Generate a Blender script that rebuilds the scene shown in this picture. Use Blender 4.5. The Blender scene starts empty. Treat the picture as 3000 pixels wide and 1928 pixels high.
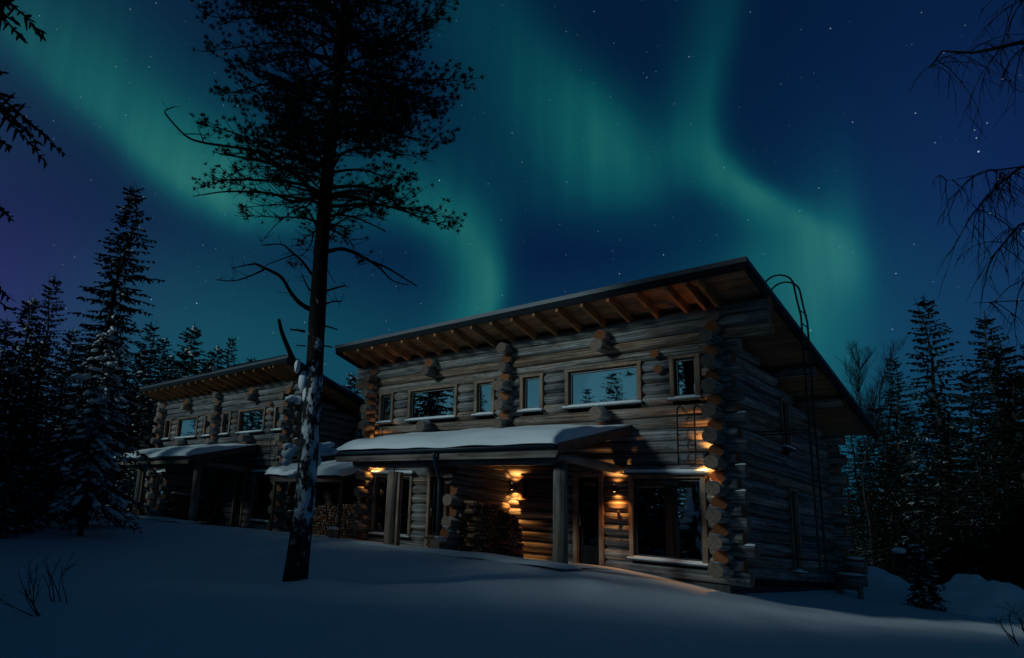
import bpy, bmesh, math, random
from mathutils import Vector, Matrix, noise
R = math.radians
S = bpy.context.scene
COL = S.collection

# ------------------------------------------------------------------ camera
CAM = Vector((6.057, -16.5, 0.43))
AX = ((0.6286474, -0.11686088, -0.76886018), (0.77319681, 0.20004525, 0.60178783), (0.08348138, -0.97279259, 0.21611439))
RIGHT = Vector([r[0] for r in AX]); DOWN = Vector([r[1] for r in AX]); FWD = Vector([r[2] for r in AX])
F, CX, CY = 2010.886, 896.7, 1083.25
cd = bpy.data.cameras.new('camera'); cam = bpy.data.objects.new('camera', cd); COL.objects.link(cam); S.camera = cam
up = -DOWN; bk = -FWD
cam.matrix_world = Matrix(((RIGHT.x, up.x, bk.x, CAM.x), (RIGHT.y, up.y, bk.y, CAM.y), (RIGHT.z, up.z, bk.z, CAM.z), (0, 0, 0, 1)))
cd.sensor_width = 36; cd.lens = F / 3000 * 36
cd.shift_x = (1500 - CX) / 3000; cd.shift_y = (CY - 964) / 3000
cd.clip_start = 0.1; cd.clip_end = 3000

def at(px, py, depth):
    """point of the place seen at a photograph pixel at a depth in metres"""
    return CAM + (FWD + RIGHT * ((px - CX) / F) + DOWN * ((py - CY) / F)) * depth

# ------------------------------------------------------------------ sky
W = bpy.data.worlds.new('World'); S.world = W; W.use_nodes = True
NT = W.node_tree; NT.nodes.clear(); NL = NT.links
def nd(t, **k):
    n = NT.nodes.new(t)
    for a, b in k.items(): setattr(n, a, b)
    return n
def mth(op, a, b=None, c=None):
    n = nd('ShaderNodeMath', operation=op)
    for i, v in enumerate((a, b, c)):
        if v is None: continue
        if isinstance(v, (int, float)): n.inputs[i].default_value = v
        else: NL.new(v, n.inputs[i])
    return n.outputs[0]
def fcurve(v, pts, ymin, ymax):
    x0, x1 = pts[0][0], pts[-1][0]
    m = nd('ShaderNodeMapRange'); NL.new(v, m.inputs[0])
    m.inputs[1].default_value = x0; m.inputs[2].default_value = x1
    c = nd('ShaderNodeFloatCurve'); NL.new(m.outputs[0], c.inputs['Value'])
    cv = c.mapping.curves[0]
    q = [((x - x0) / (x1 - x0), (y - ymin) / (ymax - ymin)) for x, y in pts]
    cv.points[0].location = q[0]; cv.points[1].location = q[-1]
    for x, y in q[1:-1]: cv.points.new(x, y)
    c.mapping.update()
    return mth('MULTIPLY_ADD', c.outputs[0], ymax - ymin, ymin)
def asym(d, sneg, spos):
    """gaussian of d with one width below zero and another above"""
    s = mth('ADD', mth('MULTIPLY', mth('GREATER_THAN', d, 0.0), spos - sneg), sneg)
    q = mth('DIVIDE', d, s)
    return mth('EXPONENT', mth('MULTIPLY', mth('MULTIPLY', q, q), -0.5))
def blob(az, el, a0, e0, sa, se):
    p = mth('DIVIDE', mth('SUBTRACT', az, a0), sa); q = mth('DIVIDE', mth('SUBTRACT', el, e0), se)
    return mth('EXPONENT', mth('MULTIPLY', mth('ADD', mth('MULTIPLY', p, p), mth('MULTIPLY', q, q)), -0.5))
tc = nd('ShaderNodeTexCoord'); DIR = tc.outputs['Generated']
sx = nd('ShaderNodeSeparateXYZ'); NL.new(DIR, sx.inputs[0])
az = mth('MULTIPLY', mth('ARCTAN2', sx.outputs[0], sx.outputs[1]), 180 / math.pi)
el = mth('MULTIPLY', mth('ARCSINE', sx.outputs[2]), 180 / math.pi)
def ramp(v, x0, x1, stops):
    m = nd('ShaderNodeMapRange'); NL.new(v, m.inputs[0]); m.inputs[1].default_value = x0; m.inputs[2].default_value = x1
    r = nd('ShaderNodeValToRGB'); NL.new(m.outputs[0], r.inputs[0]); e = r.color_ramp.elements
    while len(e) < len(stops): e.new(0.5)
    for k, (p, c) in enumerate(stops): e[k].position = p; e[k].color = (*c, 1)
    return r.outputs[0]
def cmix(a, b, fac=1.0, mode='ADD'):
    n = nd('ShaderNodeMix', data_type='RGBA', blend_type=mode)
    for i, v in ((0, fac), (6, a), (7, b)):
        if isinstance(v, (int, float)): n.inputs[i].default_value = v
        elif isinstance(v, tuple): n.inputs[i].default_value = (*v, 1)
        else: NL.new(v, n.inputs[i])
    return n.outputs[2]
base = ramp(el, -5, 60, [(0.0, (.008, .050, .083)), (.2, (.0045, .036, .078)), (.42, (.0013, .010, .048)), (.62, (.0010, .011, .040)), (1, (.0012, .012, .034))])
# aurora: slow bands with a sharp lower edge, brightness along each band
nz = nd('ShaderNodeTexNoise', noise_dimensions='2D'); cv = nd('ShaderNodeCombineXYZ')
NL.new(mth('MULTIPLY', az, 0.55), cv.inputs[0]); NL.new(mth('MULTIPLY', el, 0.03), cv.inputs[1]); NL.new(cv.outputs[0], nz.inputs['Vector'])
nz.inputs['Scale'].default_value = 1.0; nz.inputs['Detail'].default_value = 4
rays = mth('MULTIPLY_ADD', nz.outputs[0], 0.45, 0.77)
c1 = fcurve(az, [(-95, 38), (-80, 33.6), (-75.6, 31.8), (-71.8, 30.4), (-68.5, 28.6), (-64.9, 27.0), (-62, 26.2), (-57, 25.2), (-50, 25.4), (-44, 26.2), (-38, 26)], 20, 40)
a1 = fcurve(az, [(-95, .12), (-84, .32), (-76, .62), (-70, .78), (-65, .98), (-61, .98), (-57, .66), (-50, .36), (-44, .30), (-40, .24), (-37, .1), (-34, 0)], 0, 1)
b1 = mth('MULTIPLY', asym(mth('SUBTRACT', el, c1), 1.5, 4.2), a1)
a2 = fcurve(el, [(8, .12), (13, .32), (16, .6), (18.5, .82), (21, .9), (23.5, .80), (26, .52), (28.5, .22), (32, 0)], 0, 1)
c2 = fcurve(el, [(8, -37.8), (17, -37.3), (20, -36.9), (22.5, -37.6), (25, -39.4), (28, -42.5), (32, -46)], -48, -34)
w2 = fcurve(el, [(8, 2.8), (18, 2.4), (22, 2.5), (25, 3.2), (28, 4.5), (32, 6)], 0, 8)
v2 = fcurve(el, [(8, 1.2), (19, 1.05), (22, 1.3), (25, 2.2), (28, 3.4), (32, 4)], 0, 6)
d2 = mth('SUBTRACT', az, c2); s2 = mth('ADD', mth('MULTIPLY', mth('GREATER_THAN', d2, 0.0), mth('SUBTRACT', v2, w2)), w2); q2 = mth('DIVIDE', d2, s2)
b2 = mth('MULTIPLY', mth('EXPONENT', mth('MULTIPLY', mth('MULTIPLY', q2, q2), -0.5)), a2)
c3 = fcurve(el, [(22, -25.5), (24, -25.6), (27, -25.9), (30, -27.2), (33, -29.2), (36, -32.2), (40, -36.5), (46, -40)], -45, -20)
a3 = fcurve(el, [(22, 0), (24, .12), (26, .44), (28, .68), (30, .76), (33, .66), (36, .46), (40, .30), (46, .16), (54, 0)], 0, 1)
b3 = mth('MULTIPLY', asym(mth('SUBTRACT', az, c3), 5.4, 2.5), a3)
c4 = fcurve(el, [(5, -13.5), (14, -13.2), (17, -12.7), (19, -12.3), (21, -13.0), (23, -14.9), (25, -17), (27.5, -19.4), (30, -20.4), (33, -20.0), (36, -19), (44, -17)], -22, -10)
a4 = fcurve(el, [(5, 0), (9, 0), (14, .0), (17, .02), (19.5, .12), (22, .34), (24, .62), (26, .80), (28, .76), (31, .55), (35, .36), (40, .20), (50, 0)], 0, 1)
b4 = mth('MULTIPLY', asym(mth('SUBTRACT', az, c4), 1.9, .95), a4)
cur = mth('MULTIPLY', mth('MULTIPLY', asym(mth('SUBTRACT', az, -14.4), 3.4, 1.9), asym(mth('SUBTRACT', el, 20.0), 7.5, 2.7)), .60)
cur = mth('ADD', cur, mth('MULTIPLY', mth('MULTIPLY', asym(mth('SUBTRACT', az, -12.1), 1.2, .75), asym(mth('SUBTRACT', el, 19.6), 1.8, 4.2)), .34))
g5 = mth('MULTIPLY', blob(az, el, -15, 16, 7, 7), .30)
g6 = mth('MULTIPLY', blob(az, el, -60, 14, 11, 6), .34)
g7 = mth('MULTIPLY', blob(az, el, -42, 14, 12, 4), .14)
au = b1
for b in (b2, b3, b4, cur): au = mth('ADD', au, b)
au = mth('MULTIPLY', au, rays)
for b in (g5, g6, g7): au = mth('ADD', au, b)
aur = ramp(au, 0, 1.15, [(0, (0, 0, 0)), (.3, (.0004, .028, .023)), (.62, (.003, .076, .055)), (1, (.018, .142, .094))])
sky = cmix(base, aur)
pur = mth('MULTIPLY', blob(az, el, -78, 14.5, 7, 6), 1.0); pc = nd('ShaderNodeVectorMath', operation='SCALE'); pc.inputs[0].default_value = (.008, -.024, .016); NL.new(pur, pc.inputs['Scale'])
sky = cmix(sky, pc.outputs[0])
blu = mth('MULTIPLY', blob(az, el, -5, 20, 6, 10), 1.0); pb = nd('ShaderNodeVectorMath', operation='SCALE'); pb.inputs[0].default_value = (.003, .006, .035); NL.new(blu, pb.inputs['Scale'])
sky = cmix(sky, pb.outputs[0])
# the last twilight low in the sky behind the photographer, where the soft key light comes from
LAZ, LEL = R(208), R(20)
TOL = Vector((math.sin(LAZ) * math.cos(LEL), math.cos(LAZ) * math.cos(LEL), math.sin(LEL)))
dt = nd('ShaderNodeVectorMath', operation='DOT_PRODUCT'); NL.new(DIR, dt.inputs[0]); dt.inputs[1].default_value = Vector((TOL.x, TOL.y, 0)).normalized()
gl = mth('MULTIPLY', mth('POWER', mth('MULTIPLY_ADD', dt.outputs['Value'], .5, .5), 4.2), mth('EXPONENT', mth('MULTIPLY', mth('ABSOLUTE', el), -1 / 30)))
gc = nd('ShaderNodeVectorMath', operation='SCALE'); gc.inputs[0].default_value = (.095, .265, .315); NL.new(gl, gc.inputs['Scale'])
sky = cmix(sky, gc.outputs[0])
# stars
def stars(scale, rad, gain, thr):
    v = nd('ShaderNodeTexVoronoi'); v.inputs['Scale'].default_value = scale; NL.new(DIR, v.inputs['Vector'])
    s = nd('ShaderNodeSeparateColor'); NL.new(v.outputs['Color'], s.inputs[0])
    b = mth('MAXIMUM', mth('SUBTRACT', s.outputs[0], thr), 0.0)
    b = mth('POWER', mth('DIVIDE', b, 1 - thr), 3.0)
    d = mth('MAXIMUM', mth('SUBTRACT', 1.0, mth('DIVIDE', v.outputs['Distance'], rad)), 0.0)
    return mth('MULTIPLY', mth('MULTIPLY', d, mth('ADD', b, 0.06)), mth('MULTIPLY', mth('GREATER_THAN', s.outputs[0], thr), gain))
st = mth('ADD', stars(38, .040, 1.2, .30), stars(100, .080, .65, .40))
sc_ = nd('ShaderNodeVectorMath', operation='SCALE'); sc_.inputs[0].default_value = (.62, .85, 1); NL.new(st, sc_.inputs['Scale'])
sky = cmix(sky, sc_.outputs[0])
bg = nd('ShaderNodeBackground'); NL.new(sky, bg.inputs[0]); bg.inputs[1].default_value = 1.0
wo = nd('ShaderNodeOutputWorld'); NL.new(bg.outputs[0], wo.inputs[0])

# ------------------------------------------------------------------ key light and exposure
sd = bpy.data.lights.new('sun', 'SUN'); sun = bpy.data.objects.new('sun', sd); COL.objects.link(sun)
sd.energy = .98; sd.angle = R(8); sd.color = (.70, .94, .98)
sun.rotation_euler = TOL.to_track_quat('Z', 'Y').to_euler()
S.view_settings.view_transform = 'Standard'; S.view_settings.look = 'None'
S.view_settings.exposure = 0; S.view_settings.gamma = 1; S.view_settings.use_curve_mapping = False
S.render.engine = 'CYCLES'
S.cycles.use_denoising = True
S.cycles.max_bounces = 5; S.cycles.diffuse_bounces = 3; S.cycles.glossy_bounces = 3
S.cycles.sample_clamp_indirect = 1.5

# ------------------------------------------------------------------ materials
def mat(name, build):
    m = bpy.data.materials.new(name); m.use_nodes = True
    build(m.node_tree, m.node_tree.nodes['Principled BSDF']); return m
def N(nt, t, ins=None, **k):
    n = nt.nodes.new(t)
    for a, b in k.items(): setattr(n, a, b)
    for i, v in (ins or {}).items():
        if isinstance(v, bpy.types.NodeSocket): nt.links.new(v, n.inputs[i])
        else: n.inputs[i].default_value = v
    return n
def coords(nt, scale, rnd=True):
    t = N(nt, 'ShaderNodeTexCoord'); v = t.outputs['Object']
    if rnd:
        oi = N(nt, 'ShaderNodeObjectInfo')
        m = N(nt, 'ShaderNodeMath', {0: oi.outputs['Random'], 1: 91.0}, operation='MULTIPLY')
        v = N(nt, 'ShaderNodeVectorMath', {0: v, 1: m.outputs[0]}, operation='ADD').outputs[0]
    return N(nt, 'ShaderNodeMapping', {0: v, 3: scale}).outputs[0]
def nramp(nt, fac, stops):
    r = N(nt, 'ShaderNodeValToRGB', {0: fac}); e = r.color_ramp.elements
    while len(e) < len(stops): e.new(.5)
    for k, (p, c) in enumerate(stops): e[k].position = p; e[k].color = (*c, 1)
    return r.outputs[0]
def nmix(nt, fac, a, b, mode='MIX'):
    n = N(nt, 'ShaderNodeMix', {0: fac}, data_type='RGBA', blend_type=mode)
    for i, v in ((6, a), (7, b)):
        if isinstance(v, tuple): n.inputs[i].default_value = (*v, 1)
        else: nt.links.new(v, n.inputs[i])
    return n.outputs[2]
def bump(nt, p, h, strength, dist):
    b = N(nt, 'ShaderNodeBump', {'Height': h, 'Strength': strength, 'Distance': dist}); nt.links.new(b.outputs[0], p.inputs['Normal'])
def wood(name, stops, scale, rough=.8, bstr=.5, tone=True, knots=False, bdist=.012):
    def f(nt, p):
        c = coords(nt, scale)
        n1 = N(nt, 'ShaderNodeTexNoise', {'Vector': c, 'Scale': 1.0, 'Detail': 6.0, 'Roughness': .62})
        col = nramp(nt, n1.outputs[0], stops)
        c2 = coords(nt, (.9, 2.2, 2.2)); n2 = N(nt, 'ShaderNodeTexNoise', {'Vector': c2, 'Scale': 1.0, 'Detail': 3.0})
        col = nmix(nt, 1.0, col, nramp(nt, n2.outputs[0], [(.32, (.58, .56, .58)), (.55, (1, 1, 1)), (.75, (1.15, .95, .78))]), 'MULTIPLY')
        if tone:
            oi = N(nt, 'ShaderNodeObjectInfo')
            col = nmix(nt, 1.0, col, nramp(nt, oi.outputs['Random'], [(0, (.68, .70, .74)), (.35, (.95, .97, 1.0)), (.7, (1.08, .98, .88)), (1, (1.15, .92, .75))]), 'MULTIPLY')
        if knots:
            ck = coords(nt, (1.6, 5.5, 5.5)); vo = N(nt, 'ShaderNodeTexVoronoi', {'Vector': ck, 'Scale': 1.0})
            col = nmix(nt, nramp(nt, vo.outputs['Distance'], [(.06, (1, 1, 1)), (.13, (0, 0, 0))]), col, (.035, .024, .018))
        nt.links.new(col, p.inputs['Base Color']); p.inputs['Roughness'].default_value = rough
        p.inputs['Specular IOR Level'].default_value = .25
        bump(nt, p, n1.outputs[0], bstr, bdist)
    return mat(name, f)
M = {}
def logf(nt, p):
    c = coords(nt, (.38, 17, 17)); n1 = N(nt, 'ShaderNodeTexNoise', {'Vector': c, 'Scale': 1.0, 'Detail': 7.0, 'Roughness': .68})
    col = nramp(nt, n1.outputs[0], [(.28, (.026, .021, .019)), (.40, (.115, .111, .110)), (.52, (.26, .255, .254)), (.68, (.50, .49, .485))])
    c2 = coords(nt, (1.1, 4.2, 4.2)); n2 = N(nt, 'ShaderNodeTexNoise', {'Vector': c2, 'Scale': 1.0, 'Detail': 6.0, 'Roughness': .7})
    brown = nramp(nt, n1.outputs[0], [(.28, (.035, .018, .012)), (.46, (.18, .098, .062)), (.68, (.34, .21, .14))])
    col = nmix(nt, nramp(nt, n2.outputs[0], [(.50, (0, 0, 0)), (.68, (.75, .75, .75))]), col, brown)
    c3 = coords(nt, (2.2, 12, 12)); n3 = N(nt, 'ShaderNodeTexNoise', {'Vector': c3, 'Scale': 1.0, 'Detail': 5.0, 'Roughness': .72})
    col = nmix(nt, 1.0, col, nramp(nt, n3.outputs[0], [(.34, (.45, .44, .43)), (.50, (.95, .95, .95)), (.7, (1.1, 1.1, 1.1))]), 'MULTIPLY')
    c4 = coords(nt, (.5, 34, 34)); n4 = N(nt, 'ShaderNodeTexNoise', {'Vector': c4, 'Scale': 1.0, 'Detail': 3.0})
    col = nmix(nt, nramp(nt, n4.outputs[0], [(.32, (.9, .9, .9)), (.39, (0, 0, 0))]), col, (.014, .011, .010))
    ck = coords(nt, (1.5, 5.2, 5.2)); vo = N(nt, 'ShaderNodeTexVoronoi', {'Vector': ck, 'Scale': 1.0})
    col = nmix(nt, nramp(nt, vo.outputs['Distance'], [(.05, (1, 1, 1)), (.10, (0, 0, 0))]), col, (.025, .018, .014))
    oi = N(nt, 'ShaderNodeObjectInfo')
    col = nmix(nt, 1.0, col, nramp(nt, oi.outputs['Random'], [(0, (.55, .57, .60)), (.3, (.85, .88, .92)), (.6, (1.05, 1.03, 1.0)), (.8, (1.2, 1.13, 1.05)), (1, (1.0, .74, .56))]), 'MULTIPLY')
    nt.links.new(col, p.inputs['Base Color']); p.inputs['Roughness'].default_value = .85; p.inputs['Specular IOR Level'].default_value = .15
    h = N(nt, 'ShaderNodeMath', {0: n4.outputs[0], 1: .6, 2: n1.outputs[0]}, operation='MULTIPLY_ADD'); bump(nt, p, h.outputs[0], .7, .02)
M['log'] = mat('weathered_log', logf)
def endgrain(name, c0, c1):
    def f(nt, p):
        c = coords(nt, (1, 1, 1), False)
        sp = N(nt, 'ShaderNodeSeparateXYZ', {0: c})
        cc = N(nt, 'ShaderNodeCombineXYZ', {0: 0.0, 1: sp.outputs[1], 2: sp.outputs[2]})
        nn = N(nt, 'ShaderNodeTexNoise', {'Vector': cc.outputs[0], 'Scale': 9.0, 'Detail': 2.0})
        ln = N(nt, 'ShaderNodeVectorMath', {0: cc.outputs[0]}, operation='LENGTH')
        a = N(nt, 'ShaderNodeMath', {0: nn.outputs[0], 1: .05, 2: ln.outputs['Value']}, operation='MULTIPLY_ADD')
        s = N(nt, 'ShaderNodeMath', {0: N(nt, 'ShaderNodeMath', {0: a.outputs[0], 1: 260.0}, operation='MULTIPLY').outputs[0]}, operation='SINE')
        oi = N(nt, 'ShaderNodeObjectInfo')
        col = nmix(nt, nramp(nt, s.outputs[0], [(0, (0, 0, 0)), (1, (1, 1, 1))]), c0, c1)
        n3 = N(nt, 'ShaderNodeTexNoise', {'Vector': cc.outputs[0], 'Scale': 22.0, 'Detail': 4.0})
        col = nmix(nt, 1.0, col, nramp(nt, n3.outputs[0], [(.3, (.5, .48, .46)), (.6, (1.05, 1.05, 1.05))]), 'MULTIPLY')
        col = nmix(nt, 1.0, col, nramp(nt, oi.outputs['Random'], [(0, (.65, .62, .62)), (1, (1.15, 1.08, 1.0))]), 'MULTIPLY')
        nt.links.new(col, p.inputs['Base Color']); p.inputs['Roughness'].default_value = .85; p.inputs['Specular IOR Level'].default_value = .2
    return mat(name, f)
M['end_fresh'] = endgrain('fresh_end_grain', (.26, .092, .036), (.36, .140, .060))
M['end_grey'] = endgrain('grey_end_grain', (.21, .155, .128), (.31, .24, .205))
M['plank'] = wood('soffit_plank', [(.3, (.27, .135, .070)), (.5, (.42, .225, .120)), (.7, (.52, .30, .17))], (.5, 16, 16), bstr=.2, bdist=.004)
M['rafter'] = wood('rafter_wood', [(.3, (.30, .135, .055)), (.5, (.45, .22, .095)), (.7, (.55, .30, .14))], (16, .6, 16), bstr=.2, bdist=.004)
M['trim'] = wood('trim_wood', [(.3, (.17, .10, .066)), (.5, (.28, .185, .13)), (.7, (.38, .27, .20))], (9, 9, 1.2), bstr=.25, bdist=.004, tone=False)
M['post'] = wood('post_log', [(.28, (.035, .028, .024)), (.42, (.15, .12, .10)), (.55, (.25, .225, .20)), (.72, (.35, .32, .29))], (.6, 13, 13), knots=True)
M['board'] = wood('weathered_board', [(.3, (.07, .045, .034)), (.5, (.13, .09, .068)), (.7, (.20, .145, .115))], (.8, 12, 12), bstr=.3, bdist=.005)
M['firewood'] = wood('split_birch', [(.3, (.09, .045, .024)), (.5, (.20, .105, .055)), (.72, (.36, .22, .125))], (2, 16, 16), bstr=.4)
def plain(name, col, rough=.6, metal=0., spec=.5, var=.25, vs=6.0):
    def f(nt, p):
        c = coords(nt, (1, 1, 1)); n = N(nt, 'ShaderNodeTexNoise', {'Vector': c, 'Scale': vs, 'Detail': 4.0})
        cc = nmix(nt, 1.0, col, nramp(nt, n.outputs[0], [(.3, (1 - var,) * 3), (.7, (1 + var,) * 3)]), 'MULTIPLY')
        nt.links.new(cc, p.inputs['Base Color']); p.inputs['Roughness'].default_value = rough; p.inputs['Metallic'].default_value = metal
        p.inputs['Specular IOR Level'].default_value = spec
    return mat(name, f)
M['metal'] = plain('dark_painted_metal', (.018, .034, .052), .5)
M['fascia'] = plain('blue_grey_fascia', (.011, .015, .018), .8, spec=.1)
M['black'] = plain('black_metal', (.008, .008, .009), .5)
M['frame'] = plain('dark_window_frame', (.018, .020, .024), .45)
M['door'] = plain('dark_door_paint', (.010, .012, .015), .8, spec=.08)
M['plinth'] = plain('concrete_plinth', (.05, .05, .052), .9, var=.4)
M['steel'] = plain('brushed_steel', (.45, .45, .46), .3, 1.0, var=.1)
M['room'] = plain('unlit_room', (.012, .013, .016), .9)
M['curtain'] = plain('grey_curtain', (.10, .12, .13), .9)
M['trunk'] = plain('conifer_bark', (.035, .029, .026), .95, spec=.1, var=.5, vs=12)
def needlef(nt, p):
    t = N(nt, 'ShaderNodeTexCoord'); n = N(nt, 'ShaderNodeTexNoise', {'Vector': t.outputs['Object'], 'Scale': 3.0, 'Detail': 3.0})
    col = nramp(nt, n.outputs[0], [(.3, (.008, .013, .011)), (.7, (.022, .034, .028))])
    n2 = N(nt, 'ShaderNodeTexNoise', {'Vector': t.outputs['Object'], 'Scale': 2.1, 'Detail': 7.0, 'Roughness': .78})
    sp = N(nt, 'ShaderNodeSeparateXYZ', {0: t.outputs['Object']})
    hi = N(nt, 'ShaderNodeMapRange', {0: sp.outputs[2], 1: 4.0, 2: 9.0, 3: 0.0, 4: .10})
    a = N(nt, 'ShaderNodeMath', {0: n2.outputs[0], 1: hi.outputs[0]}, operation='SUBTRACT')
    col = nmix(nt, nramp(nt, a.outputs[0], [(.525, (0, 0, 0)), (.60, (.8, .8, .8))]), col, (.55, .60, .65))
    nt.links.new(col, p.inputs['Base Color']); p.inputs['Roughness'].default_value = .95; p.inputs['Specular IOR Level'].default_value = .05
M['needle'] = mat('frosted_conifer_needles', needlef)
M['darkneedle'] = plain('conifer_needles', (.010, .016, .014), .95, spec=.03, var=.4, vs=3)
M['pineneedle'] = plain('pine_needles', (.009, .013, .011), .95, spec=.03, var=.4, vs=3)
M['twig'] = plain('dark_twig', (.014, .012, .012), .95, spec=.05, var=.3)
def glassf(nt, p):
    o = nt.nodes['Material Output']
    p.inputs['Base Color'].default_value = (.004, .005, .007, 1); p.inputs['Roughness'].default_value = .5
    t = N(nt, 'ShaderNodeBsdfTransparent', {0: (.62, .66, .68, 1)})
    g = N(nt, 'ShaderNodeBsdfGlossy', {'Color': (.86, .97, 1, 1), 'Roughness': .012})
    c = coords(nt, (1, 1, 1)); n = N(nt, 'ShaderNodeTexNoise', {'Vector': c, 'Scale': 1.1, 'Detail': 1.0})
    b = N(nt, 'ShaderNodeBump', {'Height': n.outputs[0], 'Strength': .10, 'Distance': .03}); nt.links.new(b.outputs[0], g.inputs['Normal'])
    fr = N(nt, 'ShaderNodeFresnel', {'IOR': 1.9})
    fa = N(nt, 'ShaderNodeMath', {0: fr.outputs[0], 1: .9, 2: .33}, operation='MULTIPLY_ADD')
    mx = N(nt, 'ShaderNodeMixShader', {0: fa.outputs[0], 1: t.outputs[0], 2: g.outputs[0]})
    nt.links.new(mx.outputs[0], o.inputs[0])
M['glass'] = mat('window_glass', glassf)
def snowf(nt, p, s=1.0, bs=.25, bd=.05):
    t = N(nt, 'ShaderNodeTexCoord')
    n = N(nt, 'ShaderNodeTexNoise', {'Vector': t.outputs['Object'], 'Scale': 1.3 * s, 'Detail': 6.0, 'Roughness': .55})
    n2 = N(nt, 'ShaderNodeTexNoise', {'Vector': t.outputs['Object'], 'Scale': 40.0 * s, 'Detail': 3.0})
    cc = nramp(nt, n2.outputs[0], [(.3, (.76, .79, .82)), (.7, (.84, .86, .88))])
    nt.links.new(cc, p.inputs['Base Color']); p.inputs['Roughness'].default_value = .7; p.inputs['Specular IOR Level'].default_value = .2
    h = N(nt, 'ShaderNodeMath', {0: n2.outputs[0], 1: .12, 2: n.outputs[0]}, operation='MULTIPLY_ADD')
    bump(nt, p, h.outputs[0], bs, bd)
M['snow'] = mat('snow', snowf)
M['ground'] = mat('ground_snow', lambda nt, p: snowf(nt, p, .8, .35, .10))
def barkf(nt, p):
    c = coords(nt, (7, 7, 2.2), False); v = N(nt, 'ShaderNodeTexVoronoi', {'Vector': c, 'Scale': 1.6}, feature='DISTANCE_TO_EDGE')
    n = N(nt, 'ShaderNodeTexNoise', {'Vector': c, 'Scale': 1.5, 'Detail': 5.0})
    col = nramp(nt, n.outputs[0], [(.3, (.014, .012, .012)), (.6, (.040, .037, .036)), (.8, (.070, .066, .064))])
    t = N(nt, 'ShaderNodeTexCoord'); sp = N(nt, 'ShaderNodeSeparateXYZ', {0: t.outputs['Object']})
    hi = N(nt, 'ShaderNodeMapRange', {0: sp.outputs[2], 1: 3.2, 2: 5.6}); col = nmix(nt, hi.outputs[0], col, (.005, .004, .004))  # upper trunk darkened in the colour to stand as an unlit silhouette
    # wind-blown snow stuck in the bark, on the lower trunk only
    cs = N(nt, 'ShaderNodeMapping', {0: t.outputs['Object'], 3: (6.0, 6.0, 3.0)})
    ns = N(nt, 'ShaderNodeTexNoise', {'Vector': cs.outputs[0], 'Scale': 1.35, 'Detail': 7.0, 'Roughness': .68})
    w = N(nt, 'ShaderNodeMapRange', {0: sp.outputs[2], 1: 3.7, 2: 6.2, 3: 0.0, 4: .30})
    w2 = N(nt, 'ShaderNodeMapRange', {0: sp.outputs[2], 1: .3, 2: 1.3, 3: .16, 4: 0.0})
    ge = N(nt, 'ShaderNodeNewGeometry'); dn = N(nt, 'ShaderNodeVectorMath', {0: ge.outputs['Normal'], 1: (.85, -.5, 0)}, operation='DOT_PRODUCT')
    sd_ = N(nt, 'ShaderNodeMath', {0: dn.outputs['Value'], 1: .085, 2: ns.outputs[0]}, operation='MULTIPLY_ADD')
    a = N(nt, 'ShaderNodeMath', {0: sd_.outputs[0], 1: w.outputs[0]}, operation='SUBTRACT')
    a = N(nt, 'ShaderNodeMath', {0: a.outputs[0], 1: w2.outputs[0]}, operation='SUBTRACT')
    m = nramp(nt, a.outputs[0], [(.535, (0, 0, 0)), (.60, (1, 1, 1))])
    col = nmix(nt, m, col, (.72, .75, .78)); nt.links.new(col, p.inputs['Base Color'])
    p.inputs['Roughness'].default_value = .95; p.inputs['Specular IOR Level'].default_value = .1
    hh = N(nt, 'ShaderNodeMath', {0: m, 1: 1.2, 2: v.outputs['Distance']}, operation='MULTIPLY_ADD'); bump(nt, p, hh.outputs[0], .8, .03)
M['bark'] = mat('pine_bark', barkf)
def bulbf(nt, p):
    p.inputs['Base Color'].default_value = (1, .8, .5, 1); p.inputs['Emission Color'].default_value = (1, .62, .25, 1); p.inputs['Emission Strength'].default_value = 4
M['bulb'] = mat('lit_bulb', bulbf)

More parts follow.
